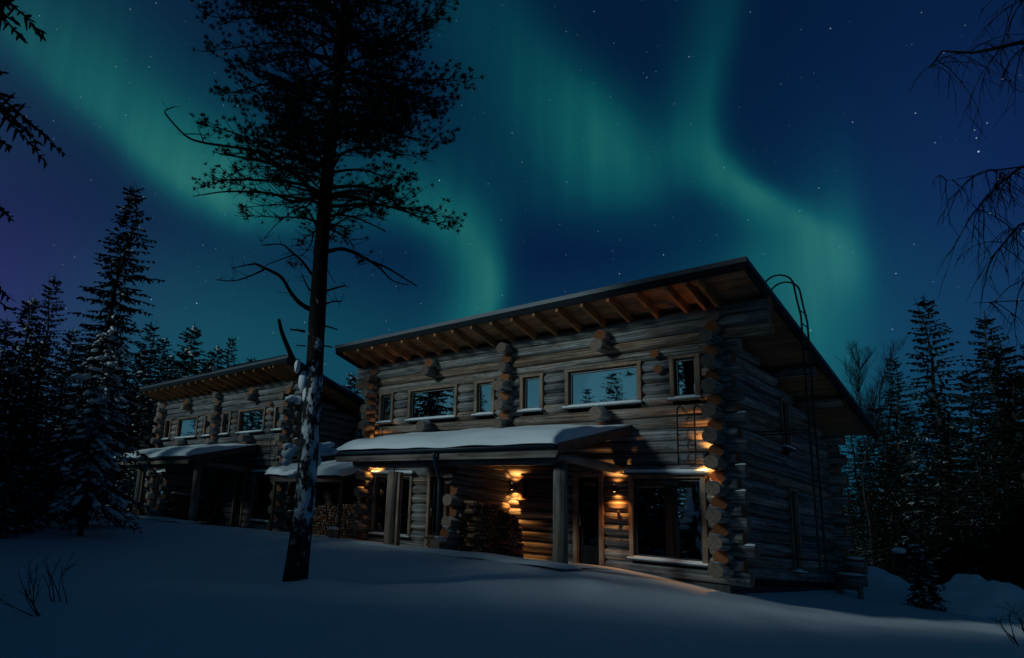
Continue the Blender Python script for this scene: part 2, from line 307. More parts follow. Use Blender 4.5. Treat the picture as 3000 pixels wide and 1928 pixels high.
# ------------------------------------------------------------------ mesh helpers
class MB:
    def __init__(s): s.v = []; s.f = []; s.m = []; s.smooth = []
    def quad(s, pts, mi=0, sm=False):
        b = len(s.v); s.v += [tuple(p) for p in pts]; s.f.append(tuple(range(b, b + len(pts)))); s.m.append(mi); s.smooth.append(sm)
    def box(s, x0, x1, y0, y1, z0, z1, mi=0, pm=None):
        c = [(x, y, z) for z in (z0, z1) for y in (y0, y1) for x in (x0, x1)]
        if pm: c = [pm(*q) for q in c]
        b = len(s.v); s.v += c
        for q in ((0, 2, 3, 1), (4, 5, 7, 6), (0, 1, 5, 4), (2, 6, 7, 3), (0, 4, 6, 2), (1, 3, 7, 5)):
            s.f.append(tuple(b + i for i in q)); s.m.append(mi); s.smooth.append(False)
    def tube(s, pts, rad, n=8, mi=0, caps=True, capmi=None):
        pts = [Vector(p) for p in pts]; k = len(pts); b = len(s.v)
        if isinstance(rad, (int, float)): rad = [rad] * k
        ref = Vector((0, 0, 1)) if abs((pts[-1] - pts[0]).normalized().z) < .9 else Vector((1, 0, 0))
        for i, p in enumerate(pts):
            t = (pts[min(i + 1, k - 1)] - pts[max(i - 1, 0)])
            t = t.normalized() if t.length > 1e-9 else Vector((0, 0, 1))
            u = t.cross(ref); u = u.normalized() if u.length > 1e-6 else Vector((1, 0, 0)); w = u.cross(t)
            for j in range(n):
                a = 2 * math.pi * j / n; s.v.append(tuple(p + (u * math.cos(a) + w * math.sin(a)) * rad[i]))
        for i in range(k - 1):
            for j in range(n):
                s.f.append((b + i * n + j, b + i * n + (j + 1) % n, b + (i + 1) * n + (j + 1) % n, b + (i + 1) * n + j)); s.m.append(mi); s.smooth.append(True)
        if caps:
            for i in (0, k - 1):
                q = [b + i * n + j for j in range(n)]; s.f.append(tuple(q if i else q[::-1])); s.m.append(mi if capmi is None else capmi); s.smooth.append(False)
    def ball(s, c, r, seg=8, ring=5, mi=0, sq=(1, 1, 1), jit=0, rng=random, rot=None):
        b = len(s.v); c = Vector(c)
        def put(d):
            q = Vector((d[0] * sq[0], d[1] * sq[1], d[2] * sq[2])) * r * (1 + jit * (rng.random() - .5) * 2)
            if rot: q = rot @ q
            s.v.append(tuple(c + q))
        put((0, 0, -1))
        for i in range(1, ring):
            a = -math.pi / 2 + math.pi * i / ring
            for j in range(seg):
                t = 2 * math.pi * j / seg; put((math.cos(a) * math.cos(t), math.cos(a) * math.sin(t), math.sin(a)))
        put((0, 0, 1)); e = len(s.v) - 1
        for j in range(seg):
            s.f.append((b, b + 1 + (j + 1) % seg, b + 1 + j)); s.f.append((e, b + 1 + (ring - 2) * seg + j, b + 1 + (ring - 2) * seg + (j + 1) % seg))
            for i in range(ring - 2):
                q = b + 1 + i * seg; s.f.append((q + j, q + (j + 1) % seg, q + seg + (j + 1) % seg, q + seg + j))
        k = len(s.f) - len(s.m); s.m += [mi] * k; s.smooth += [True] * k
    def mesh(s, name, mats, fix=False):
        me = bpy.data.meshes.new(name); me.from_pydata(s.v, [], s.f)
        for m in mats: me.materials.append(m)
        me.polygons.foreach_set('material_index', s.m); me.polygons.foreach_set('use_smooth', s.smooth)
        if fix:
            bm = bmesh.new(); bm.from_mesh(me); bmesh.ops.recalc_face_normals(bm, faces=bm.faces); bm.to_mesh(me); bm.free()
        me.update(); return me
    def build(s, name, mats, parent=None, loc=None, fix=True):
        if not isinstance(mats, (list, tuple)): mats = [mats]
        return link(name, s.mesh(name, mats, fix), parent, loc)
def link(name, me, parent=None, loc=None, rot=None):
    o = bpy.data.objects.new(name, me); COL.objects.link(o); o.parent = parent
    if loc is not None: o.location = loc
    if rot is not None: o.rotation_euler = rot
    return o
def empty(name, loc=(0, 0, 0)):
    o = bpy.data.objects.new(name, None); COL.objects.link(o); o.location = loc; return o
def tag(o, label=None, cat=None, group=None, kind=None):
    for k, v in (('label', label), ('category', cat), ('group', group), ('kind', kind)):
        if v: o[k] = v
    return o
def copy_tree(o, parent=None):
    c = o.copy(); COL.objects.link(c); c.parent = parent
    for ch in list(o.children): copy_tree(ch, c)
    return c
def sm(a, b, x):
    t = min(1, max(0, (x - a) / (b - a))); return t * t * (3 - 2 * t)
def lerp(a, b, t): return a + (b - a) * t

# ------------------------------------------------------------------ ground
def gh(x, y):
    b = -.95 + .05 * (max(-15, min(-8.5, y)) + 15) * .9 + .66 * max(0, min(1, (y + 8.5) / 5.0)) ** 1.25
    br = -.95 + .45 * sm(-11, 1, y)
    z = lerp(b, br, sm(-3.2, 2.2, x - .12 * (y + 3)))
    z = lerp(z, -.05 + .10 * noise.noise(Vector((x * .1, y * .1, 7))), sm(-20, -27, x) * sm(-16, -7, y) * .6)
    z += .16 * math.exp(-((x + 3.75) ** 2 + (y + 8.2) ** 2) / .35) + .8 * sm(14, 60, y) + .9 * sm(-22, -60, y) + 1.0 * sm(-38, -70, x)
    near = 1 - sm(-3.4, -2.6, y) * sm(-29, -28, x) * (1 - sm(.2, .6, x))
    z += .36 * sm(-7, -14, x) * (1 - sm(-8, -3.0, y)) * sm(-19, -9, y)
    z += near * (.016 * noise.noise(Vector((x * 2.1, y * 2.6, 3.3))) + .09 * noise.noise(Vector((x * .23, y * .28, 1.3))) + .035 * noise.noise(Vector((x * .9, y * 1.0, 5.1))))
    return z
def graded(c, fine, nf, grow, ng):
    v = [c + fine * i for i in range(-nf, nf + 1)]; s = fine; a = v[0]; b = v[-1]
    for _ in range(ng): s *= grow; a -= s; b += s; v.insert(0, a); v.append(b)
    return v
gx = graded(-9, .24, 84, 1.15, 38); gy = graded(-5, .24, 54, 1.15, 40)
g = MB(); nx, ny = len(gx), len(gy)
g.v = [(x, y, gh(x, y)) for y in gy for x in gx]
g.f = [(j * nx + i, j * nx + i + 1, (j + 1) * nx + i + 1, (j + 1) * nx + i) for j in range(ny - 1) for i in range(nx - 1)]
g.m = [0] * len(g.f); g.smooth = [True] * len(g.f)
tag(g.build('snow_ground', M['ground'], fix=False), 'smooth deep snow covering the ground in front of the cabins', kind='structure')

# ------------------------------------------------------------------ log cabin
rng = random.Random(4)
CL, CW, CDP = -10.92, -5.46, 7.2        # left wall, party wall, depth
def log_mesh(L, r, end0, end1, seed, mats, taper=.03, n=20):
    g = MB(); q = random.Random(seed); k = max(2, int(L / .55) + 1); b = 0
    wy, wz = q.uniform(0, 9), q.uniform(0, 9)
    for i in range(k):
        x = L * i / (k - 1); rr = r * (1 + taper * (.5 - i / (k - 1))) * (1 + q.uniform(-.008, .008))
        oy = .006 * noise.noise(Vector((x * .8, wy, 0))); oz = .004 * noise.noise(Vector((x * .8, wz, 4)))
        for j in range(n):
            a = 2 * math.pi * j / n; w = 1 + .018 * noise.noise(Vector((x * .7, math.cos(a) * 1.4 + wy, math.sin(a) * 1.4)))
            g.v.append((x, oy + rr * w * math.cos(a), oz + rr * w * math.sin(a)))
    for i in range(k - 1):
        for j in range(n):
            g.f.append((i * n + j, i * n + (j + 1) % n, (i + 1) * n + (j + 1) % n, (i + 1) * n + j)); g.m.append(0); g.smooth.append(True)
    g.f.append(tuple(range(n))); g.m.append(end0); g.smooth.append(False)
    g.f.append(tuple((k - 1) * n + j for j in range(n))[::-1]); g.m.append(end1); g.smooth.append(False)
    return g.mesh('log', mats, True)
LM = [M['log'], M['end_fresh'], M['end_grey']]
def logx(par, x0, x1, y, z, r, e0=1, e1=1, name='log', mats=LM):
    return link(name, log_mesh(x1 - x0, r, e0, e1, rng.random(), mats), par, (x0, y, z))
def logy(par, x, y0, y1, z, r, e0=1, e1=1, name='log', mats=LM):
    return link(name, log_mesh(y1 - y0, r, e0, e1, rng.random(), mats), par, (x, y0, z), (0, 0, math.pi / 2))
def snowcap(par, L, r, seed, name='snow_cap', th=.05):
    """thin pillow of snow lying on a log end, in the log's own frame (x from 0 to L)"""
    q = random.Random(seed); g = MB(); n = 6; k = 5
    for i in range(n + 1):
        x = L * i / n
        for j in range(k):
            a = R(lerp(62, 118, j / (k - 1))); e = math.sin(math.pi * (j / (k - 1))) ** .5 * min(1, .35 + i * (n - i) / 6)
            t = r + .004 + th * e * q.uniform(.75, 1.1)
            g.v.append((x, t * math.cos(a), t * math.sin(a)))
    for i in range(n):
        for j in range(k - 1):
            g.f.append((i * k + j, i * k + j + 1, (i + 1) * k + j + 1, (i + 1) * k + j)); g.m.append(0); g.smooth.append(True)
    return g.build(name, M['snow'], par)
PITCH = .245
def roof_top(y): return 6.57 - PITCH * (y + 1.25)
def under(y): return roof_top(y) - .36     # underside of the rafters

def window(par, x0, x1, z0, z1, pm, name='window', tw=.09, snow=True, curtain=None, hood=False):
    g = MB(); a, b = -.185, -.02
    g.box(x0, x0 + tw, a, .10, z0, z1, pm=pm); g.box(x1 - tw, x1, a, .10, z0, z1, pm=pm)
    g.box(x0 - .015, x1 + .015, a - .006, .10, z1, z1 + tw * .75, pm=pm); g.box(x0 + tw, x1 - tw, a + .004, .10, z0, z0 + .05, pm=pm)
    w = g.build(name, M['trim'], par)
    fx0, fx1, fz0, fz1 = x0 + tw + .004, x1 - tw - .004, z0 + .054, z1 - .004; t = .055
    s = MB(); s.box(fx0, fx0 + t, -.10, -.03, fz0, fz1, pm=pm); s.box(fx1 - t, fx1, -.10, -.03, fz0, fz1, pm=pm)
    s.box(fx0 + t, fx1 - t, -.10, -.03, fz0, fz0 + t, pm=pm); s.box(fx0 + t, fx1 - t, -.10, -.03, fz1 - t, fz1, pm=pm)
    s.build('sash', M['frame'], w)
    p = MB(); p.box(fx0 + t - .01, fx1 - t + .01, -.066, -.054, fz0 + t - .01, fz1 - t + .01, pm=pm); p.build('pane', M['glass'], w)
    r = MB(); r.box(fx0 - .02, fx1 + .02, .30, .34, fz0 - .02, fz1 + .02, pm=pm); r.build('room_back', M['room'], w)
    if curtain:
        c = MB(); n = 24; u0, u1 = curtain
        for i in range(n):
            ua, ub = lerp(u0, u1, i / n), lerp(u0, u1, (i + 1) / n); da, db = .12 + .03 * (i % 2), .12 + .03 * ((i + 1) % 2)
            c.quad([pm(ua, da, fz0), pm(ub, db, fz0), pm(ub, db, fz1), pm(ua, da, fz1)])
        c.build('curtain', M['curtain'], w)
    k = MB(); k.box(x0 - .05, x1 + .05, -.27, -.10, z0 - .035, z0 - .004, pm=pm); k.build('sill', M['metal'], w)
    if snow:
        h = MB(); h.box(x0 - .03, x1 + .03, -.262, -.105, z0 - .003, z0 + .04, pm=pm)
        h.box(x0 + tw + .01, x1 - tw - .01, -.20, -.105, z0 + .041, z0 + .075, pm=pm)
        o = h.build('sill_snow', M['snow'], w); bv = o.modifiers.new('round', 'BEVEL'); bv.width = .014; bv.segments = 2
    if hood:
        h = MB(); h.box(x0 - .10, x1 + .10, -.30, -.15, z1 + tw * .75 + .004, z1 + tw * .75 + .03, pm=pm); h.build('head_flashing', M['metal'], w)
        h = MB(); h.box(x0 - .09, x1 + .09, -.285, -.15, z1 + tw * .75 + .031, z1 + tw * .75 + .13, pm=pm)
        o = h.build('head_snow', M['snow'], w); bv = o.modifiers.new('round', 'BEVEL'); bv.width = .05; bv.segments = 3
    return w
def door(par, x0, x1, z1, pm, flip=False):
    tw = .10; a = -.185; g = MB()
    g.box(x0, x0 + tw, a, .10, -.05, z1, pm=pm); g.box(x1 - tw, x1, a, .10, -.05, z1, pm=pm); g.box(x0 - .015, x1 + .015, a - .006, .10, z1, z1 + .09, pm=pm)
    d = g.build('door', M['trim'], par)
    u0, u1 = x0 + tw + .004, x1 - tw - .004; v0, v1 = -.04, z1 - .004; t = .10
    s = MB(); s.box(u0, u0 + t, -.07, -.01, v0, v1, pm=pm); s.box(u1 - t, u1, -.07, -.01, v0, v1, pm=pm)
    s.box(u0 + t, u1 - t, -.07, -.01, v0, v0 + .48, pm=pm); s.box(u0 + t, u1 - t, -.07, -.01, v1 - t, v1, pm=pm); s.build('leaf', M['door'], d)
    b = MB(); e = .014
    for q in ((u0 + t, u0 + t + e, v0 + .48, v1 - t), (u1 - t - e, u1 - t, v0 + .48, v1 - t)): b.box(q[0], q[1], -.078, -.04, q[2], q[3], pm=pm)
    for q in (v0 + .48, v1 - t - e): b.box(u0 + t + e, u1 - t - e, -.078, -.04, q, q + e, pm=pm)
    b.build('glazing_bead', M['fascia'], d)
    p = MB(); p.box(u0 + t + .002, u1 - t - .002, -.048, -.036, v0 + .482, v1 - t - .002, pm=pm); p.build('pane', M['glass'], d)
    r = MB(); r.box(u0, u1, .30, .34, v0, v1, pm=pm); r.build('room_back', M['room'], d)
    hx = u1 - t * .5 if flip else u0 + t * .5
    h = MB(); h.tube([pm(hx, -.075, .92), pm(hx, -.125, .92), pm(hx, -.125, 1.22), pm(hx, -.075, 1.22)], .013, 6); h.build('handle', M['steel'], d)
    return d
def ladder(loc, dirx, h, w, rungs, name, label, curl=.22, standoff=0):
    """a steel wall ladder whose rails bend to the wall at the top; dirx is the rung direction"""
    t = empty(name, loc); o = Vector((0, 0, 0)); d = Vector(dirx); nrm = Vector((0, 0, 1)).cross(d)
    for s in (0, 1):
        b = d * (w * s); g = MB(); pts = [b, b + Vector((0, 0, h - curl))]
        for i in range(1, 7): a = math.pi / 2 * i / 6; pts.append(b + Vector((0, 0, h - curl + curl * .8 * math.sin(a))) + nrm * curl * .9 * (1 - math.cos(a)))
        g.tube(pts, .018, 7); g.build('rail', M['black'], t)
    for i in range(rungs):
        z = .12 + (h - curl - .2) * i / max(1, rungs - 1); g = MB(); g.tube([d * .0 + Vector((0, 0, z)), d * w + Vector((0, 0, z))], .014, 6); g.build('rung', M['black'], t)
    for s in (0, 1):
        for z in (.16, h - curl - .5):
            g = MB(); b = d * (w * s) + Vector((0, 0, z)); g.tube([b, b + nrm * .13], .013, 6); g.build('bracket', M['black'], t)
    return tag(t, label, 'ladder')

FRONT = lambda u, d, z: (u, d, z)
SIDE = lambda u, d, z: (-d, u, z)
def mir(x): return 2 * CW - x
# openings of the front wall: x0, x1, z0, z1
half = [(-2.01, -.31, .24, 2.10), (-3.43, -2.65, -.3, 2.12), (-5.00, -3.80, 1.50, 2.08), (-.985, -.325, 3.91, 4.88), (-3.66, -1.66, 3.91, 4.88), (-5.03, -4.32, 3.91, 4.88)]
opens = half + [(mir(b), mir(a), c, d) for a, b, c, d in half]
sopens = [(3.55, 4.15, .25, 2.2), (3.35, 3.95, 3.25, 4.45)]

cabin = empty('log_cabin')
NC, CH, Z0, RL = 22, .28, .03, .149
for k in range(NC):                                   # front wall, course by course
    z = Z0 + CH * k; r = RL * rng.uniform(.96, 1.03)
    cuts = sorted([(a + .03, b - .03) for a, b, c, d in opens if c - .06 < z < d + .07])
    xr = (.52, .34)[k % 2] * rng.uniform(.85, 1.1); xl = (.34, .52)[k % 2] * rng.uniform(.85, 1.1)
    if k >= NC - 3: xr, xl = 1.05 + .05 * (k % 2), .95
    x = CL - xl; segs = []
    for a, b in cuts: segs.append((x, a)); x = b
    segs.append((x, xr))
    for i, (a, b) in enumerate(segs):
        if b - a < .06: continue
        o = logx(cabin, a, b, 0, z, r, 2 if k % 2 else 1, 2 if k % 2 == 0 else 1)
        if i == len(segs) - 1 and k in (2, 6, 8, 12):
            snowcap(o, .20, r, k, th=.03).location = (b - a - .21, 0, 0)
for k in range(NC):                                   # gable walls, half a course higher, cut by the roof
    z = Z0 + CH * (k + .5) - .01; r = RL * rng.uniform(.97, 1.05)
    yt = -1.25 + (6.57 - .40 - (z + r * .8)) / PITCH
    if yt < .1: yt = .1
    y1 = min(yt, CDP + (.55 if k % 2 else .3))
    long = k % 2 == 0
    yf = -(.60 if long else .33) * rng.uniform(.88, 1.1)
    if z > 5.75: yf = -.22
    cuts = [(a + .03, b - .03) for a, b, c, d in sopens if c - .06 < z < d + .07]
    y = yf; segs = []
    for a, b in cuts:
        if a < y1: segs.append((y, a)); y = b
    if y < y1: segs.append((y, y1))
    for i, (a, b) in enumerate(segs):
        o = logy(cabin, 0, a, b, z, r, 2 if long else 1, 2)
        if i == 0 and long and z < 5.2: snowcap(o, .34, r, k + 50, th=.028).location = (.0, 0, 0)
    yl = -(.60 if not long else .36) * rng.uniform(.85, 1.1)
    if z > 5.75: yl = -.22
    o = logy(cabin, CL, yl, y1, z, r, 2 if not long else 1, 2)
    if not long and z < 5.2: snowcap(o, .30, r, k + 90, th=.028)
    if z < under(CDP) - .05:                          # rear wall
        logx(cabin, CL - .35, .34 if k % 2 else .5, CDP, z - CH * .5, RL)
for k in range(NC):                                   # the party wall: stub ends above, a whole wall out to the porch beam below
    z = Z0 + CH * (k + .5) - .01; r = RL * rng.uniform(.96, 1.04)
    if z < 2.2:
        y0 = -2.35 - (.26 if k % 2 == 0 else .06)
        if z < .6: y0 -= .25 + .15 * (1 - k)
        o = logy(cabin, CW, y0, .2, z, r, 1 if k % 2 else 2, 1)
        if z < .6: snowcap(o, .4, r, k + 130, th=.06)
    elif z > 3.3 and z < 5.9:
        up = z > 5.0
        y0 = -(.34 if k % 2 else .62) * (.8 if up else 1) * rng.uniform(.92, 1.06)
        if z < 3.75: y0 = -.62
        o = logy(cabin, CW, y0, .2, z, r, 1 if k % 2 else 2, 1)
        if not k % 2 and not up: snowcap(o, .4, r, k + 150, th=.05)
for sx_ in (-2.57, mir(-2.57) + .1):                  # single bearers and the pairs under the eaves
    o = logy(cabin, sx_, -.66, .2, 3.62, .165, 2, 1); snowcap(o, .46, .165, 7, th=.07)
    logy(cabin, sx_, -.36, .2, 3.35, .13, 1, 1)
    logy(cabin, sx_, -.40, .2, 5.68, .15, 1, 1); logy(cabin, sx_, -.58, .2, 5.40, .155, 2, 1)
for sx_, z in ((-1.29, 5.05), (-1.22, 4.66)):         # sawn dovetail stubs between the two upper right windows
    logy(cabin, sx_, -.27, .1, z, .10, 1, 1)
# plinth
g = MB(); g.box(CL - .05, .06, -.09, CDP + .05, -1.2, -.125); g.box(.061, .10, .2, CDP, -1.1, -.20); g.build('plinth', M['plinth'], cabin)
# roof: planks over rafters, fascia, sheet on top
YE, YB, XE0, XE1 = -1.25, 8.0, CL - .88, 1.08
nY = Vector((0, 1, -PITCH)).normalized(); nZ = Vector((0, PITCH, 1)).normalized()
def slope_box(g, x0, x1, y0, y1, h0, h1, mi=0):
    """box lying in the roof plane; h measured down from the roof top"""
    c = [(x, y, roof_top(y) - h) for h in (h1, h0) for y in (y0, y1) for x in (x0, x1)]
    b = len(g.v); g.v += c
    for q in ((0, 2, 3, 1), (4, 5, 7, 6), (0, 1, 5, 4), (2, 6, 7, 3), (0, 4, 6, 2), (1, 3, 7, 5)):
        g.f.append(tuple(b + i for i in q)); g.m.append(mi); g.smooth.append(False)
g = MB(); slope_box(g, XE0 - .03, XE1 + .03, YE - .05, YB + .03, 0, .11)
roof = g.build('roof', M['metal'], cabin)
y = YE + .02; i = 0
while y < YB - .1:
    g = MB(); slope_box(g, XE0 + .03, XE1 - .03, y, y + .138, .112 + .002 * (i % 2), .135); g.build('roof_plank', M['plank'], roof); y += .144; i += 1
g = MB(); slope_box(g, XE0, XE1, YE - .035, YE - .004, .03, .27); g.build('fascia', M['fascia'], roof)
g = MB(); slope_box(g, XE1 - .028, XE1 + .01, YE, YB, .112, .30); g.build('barge_board', M['fascia'], roof)
g = MB(); slope_box(g, XE0 - .01, XE0 + .028, YE, YB, .112, .30); g.build('barge_board', M['fascia'], roof)
xs = [.12 - .675 * i for i in range(18)] + [-.17 + .02, CL - .45]
for x in xs:
    g = MB(); slope_box(g, x - .036, x + .036, YE + .0, .12, .136, .36); g.build('rafter', M['rafter'], roof)
for yy in (3.4, 5.3):                                 # purlin logs carrying the gable overhang
    zc = roof_top(yy) - .30; o = logx(roof, -.4, .98, yy, zc - .0, .12, 1, 1, 'purlin')
    logx(roof, CL - .8, CL + .4, yy, zc, .12, 1, 1, 'purlin')
g = MB(); slope_box(g, XE0 + .25, XE1 - .25, YE + .2, YB - .1, -.05, 0); roof_snow = g.build('snow_cover', M['snow'], roof)
# windows and doors
wins = []
for a, b, c, d in opens:
    big = c < 1 and c > 0
    if c < 0: door(cabin, a, b, d, FRONT, flip=False); continue
    cu = None
    if c > 3 and b - a < 1: cu = (a + .12, a + .12 + (b - a) * .28)
    if big: cu = (a + .1, a + .1 + .22)
    window(cabin, a, b, c, d, FRONT, curtain=cu, hood=big, snow=c != 1.5)
for a, b, c, d in sopens: window(cabin, a, b, c, d, SIDE, tw=.08)
# porch: roof, beam, posts, deck
PX0, PX1, PY0, PY1 = -8.97, -1.96, -3.37, -.17
def pz(y): return 2.47 + (3.34 - 2.47) * (y - PY0) / (PY1 - PY0)
def pbox(g, x0, x1, y0, y1, h0, h1):
    c = [(x, y, pz(y) - h) for h in (h1, h0) for y in (y0, y1) for x in (x0, x1)]; b = len(g.v); g.v += c
    for q in ((0, 2, 3, 1), (4, 5, 7, 6), (0, 1, 5, 4), (2, 6, 7, 3), (0, 4, 6, 2), (1, 3, 7, 5)):
        g.f.append(tuple(b + i for i in q)); g.m.append(0); g.smooth.append(False)
g = MB(); pbox(g, PX0, PX1, PY0, PY1, 0, .03); porch = g.build('porch_roof', M['metal'], cabin)
y = PY0 + .02; i = 0
while y < PY1 - .14:
    g = MB(); pbox(g, PX0 + .02, PX1 - .02, y, y + .135, .032, .058); g.build('porch_plank', M['plank'], porch); y += .141
for x in [PX0 + .12 + i * .67 for i in range(11)]:
    g = MB(); pbox(g, x - .035, x + .035, PY0 + .06, PY1, .06, .22); g.build('porch_rafter', M['board'], porch)
g = MB(); g.box(PX0 + .01, PX1 - .01, PY0 + .012, PY0 + .045, 2.20, 2.408); g.build('porch_front_board', M['post'], porch)
for x in (PX0 - .035, PX1 + .002):
    g = MB(); pbox(g, x, x + .034, PY0, PY1, .02, .20); g.build('porch_barge_board', M['board'], porch)
g = MB(); pbox(g, PX1 + .037, PX1 + .06, PY0 - .02, PY1, -.03, .05); g.build('edge_flashing', M['metal'], porch)
g = MB()                                              # half-round gutter
for i in range(9):
    a = math.pi * i / 8; g.v += [(PX0 - .05, PY0 - .065 + .058 * math.cos(a), 2.46 - .075 * math.sin(a)), (PX1 + .02, PY0 - .065 + .058 * math.cos(a), 2.46 - .075 * math.sin(a))]
for i in range(8): g.f.append((2 * i, 2 * i + 1, 2 * i + 3, 2 * i + 2)); g.m.append(0); g.smooth.append(True)
gut = g.build('gutter', M['metal'], porch); so = gut.modifiers.new('thick', 'SOLIDIFY'); so.thickness = .012
def downpipe_pts(x0): return [(x0, PY0 - .075, 2.38), (x0, PY0 - .075, 2.28), (x0 - .1, PY0 + .10, 2.10), (-5.70, -2.66, 1.80), (-5.70, -2.64, 1.65), (-5.70, -2.64, -.25)]
g = MB(); g.tube(downpipe_pts(-5.22), .045, 8); g.build('downpipe', M['metal'], porch)
def pillow(x0, x1, y0, y1, zf, th, nx, ny, seed, el=.45, er=.07, ef=.45, eb=.15, ov=.05):
    g = MB(); q = Vector((seed, seed * .7, 0))
    def edge(d, w): t = min(1, max(0, d / w)); return math.sqrt(max(0, 1 - (1 - t) ** 2))
    for j in range(ny + 1):
        v = j / ny; v = v * v * (3 - 2 * v) * .6 + v * .4; y = lerp(y0, y1, v)
        for i in range(nx + 1):
            u = i / nx; u = u * u * (3 - 2 * u) * .5 + u * .5; x = lerp(x0, x1, u)
            t = th(u, v) * edge(x - x0, el) * edge(x1 - x, er) * edge(y - y0 + .001, ef) * edge(y1 - y, eb)
            g.v.append((x, y, zf(y) + .004 + t + (.05 + .09 * t) * noise.noise(Vector((x * .9, y * 1.2, seed)))))
    n = nx + 1
    for j in range(ny):
        for i in range(nx): g.f.append((j * n + i, j * n + i + 1, (j + 1) * n + i + 1, (j + 1) * n + i)); g.m.append(0); g.smooth.append(True)
    return g
g = pillow(PX0 - .06, PX1 + .05, PY0 - .16, PY1 + .02, lambda y: pz(max(y, PY0)), lambda u, v: lerp(.33, .18, v) * (1 - .6 * sm(.62, 1, u) * sm(.15, .9, v)), 90, 34, 3.0, el=.7, er=.08, ef=.62, eb=.3)
g.build('snow_cover', M['snow'], porch, fix=False)
PM = [M['post'], M['end_fresh'], M['end_grey']]
logx(cabin, PX0 + .15, PX1 - .25, -2.72, 2.235, .125, 1, 1, 'porch_beam', PM)
for x, r, h in ((-2.24, .155, 2.11), (-7.25, .175, 1.98)):
    o = link('porch_post', log_mesh(h + .3, r, 1, 1, rng.random(), PM), cabin, (x, -2.72, -.3), (0, -math.pi / 2, 0))
    g = MB(); g.tube([(x, -2.72, h), (x, -2.72, 2.13)], .014, 6); g.build('jack_screw', M['black'], cabin)
g = MB(); g.box(-7.06, -6.99, -2.76, -2.62, -.2, 1.97); g.build('post_board', M['trim'], cabin)
for k, x in enumerate((-2.24,)):                      # slanting brace log at the right end of the beam
    logy(cabin, -2.24, -2.95, -.1, 2.30, .11, 2, 1, 'tie_log', PM)
for i in range(21):
    y = -3.15 + .143 * i
    g = MB(); g.box(PX0, PX1 - .1, y, y + .137, -.14, -.035); g.build('deck_board', M['board'], cabin)
g = pillow(PX0 - .2, PX1 + .1, -3.55, -2.45, lambda y: -.05, lambda u, v: .13 - .05 * v, 60, 8, 8.0, el=.3, er=.3, ef=.5, eb=.5)
g.build('deck_snow', M['snow'], cabin, fix=False)
tag(cabin, 'two-storey round-log cabin with lit warm wall lamps under its snowy porch', 'log cabin', 'log cabins with single-pitch roofs')

LOFF = Vector((-15.81, .09, .07))
cabin2 = copy_tree(cabin); cabin2.location = LOFF
tag(cabin2, 'unlit round-log cabin behind the big pine trunk, its lamps dark', 'log cabin', 'log cabins with single-pitch roofs')
for o in list(cabin2.children_recursive):
    if o.name.startswith('snow_cover') and o.data == roof_snow.data:
        g = pillow(XE0 - .06, XE1 + .06, YE - .10, YB, roof_top, lambda u, v: .10, 60, 30, 11.0, el=.12, er=.12, ef=.15, eb=.2)
        o.data = g.mesh('snow_cover', [M['snow']])
    if o.data and len(o.data.materials) and o.name.startswith('downpipe'): o.hide_render = False

# ------------------------------------------------------------------ lamps and ladders on the cabins
def wall_lamp(loc, label, lit=True, pw=5.0, k=1.0):
    t = empty('wall_lamp', loc)
    g = MB(); g.tube([(0, -.125, -.085), (0, -.125, .085)], .048, 12); g.build('lamp_body', M['black'], t)
    g = MB(); g.box(-.035, .035, -.012, .02, -.05, .05); g.box(-.012, .012, -.09, -.012, -.012, .012); g.build('wall_bracket', M['black'], t)
    if lit:
        for s in (1, -1):
            g = MB(); g.tube([(0, -.125, s * .0855), (0, -.125, s * .088)], .024, 10); g.build('bulb', M['bulb'], t)
            l = bpy.data.lights.new('lamp_light', 'SPOT'); l.energy = pw * 11 * (1.0 if s < 0 else .55 * k); l.color = (1, .41, .10); l.spot_size = R(108); l.spot_blend = 1.0; l.shadow_soft_size = .03
            o = bpy.data.objects.new('lamp_light', l); COL.objects.link(o); o.parent = t; o.location = (0, -.125, s * .10)
            o.rotation_euler = (R(27), 0, 0) if s < 0 else (R(180 - 24), 0, 0)
    return tag(t, label, 'wall lamp', 'lit wall lamps on the near cabin' if lit else 'dark wall lamps on the far cabin')
YL = -.19
wall_lamp((-2.28, YL, 1.84), 'lit black wall lamp between the door and the big square window', pw=4.5)
wall_lamp((-5.12, YL - .03, 1.84), 'lit black wall lamp in the porch corner above the firewood', pw=10.5)
wall_lamp((-5.78, YL - .02, 1.84), 'lit black wall lamp half hidden behind the downpipe', pw=8.0)
wall_lamp((-10.55, YL, 2.72), 'lit black wall lamp high beside the left corner logs of the near cabin', pw=8.0)
wall_lamp((-.22, YL, 2.60), 'lit black wall lamp tucked behind the right corner log ends', pw=6.5)
wall_lamp(Vector((-2.28, YL, 1.84)) + LOFF, 'dark wall lamp beside the door of the unlit far cabin', lit=False)
wall_lamp(Vector((-.25, YL, 2.68)) + LOFF, 'dark wall lamp at the right corner of the unlit far cabin', lit=False)
ladder((-.77, -.36, 2.36), (1, 0, 0), 1.42, .37, 4, 'wall_ladder', 'black steel ladder under the small upper right window of the near cabin')
ladder((-10.55, -.36, 2.36), (1, 0, 0), 1.42, .37, 4, 'wall_ladder', 'black steel ladder rising behind the left end of the porch snow')
ladder(Vector((-.77, -.36, 2.36)) + LOFF, (1, 0, 0), 1.42, .37, 4, 'wall_ladder', 'black steel ladder on the far cabin beside the pine trunk')
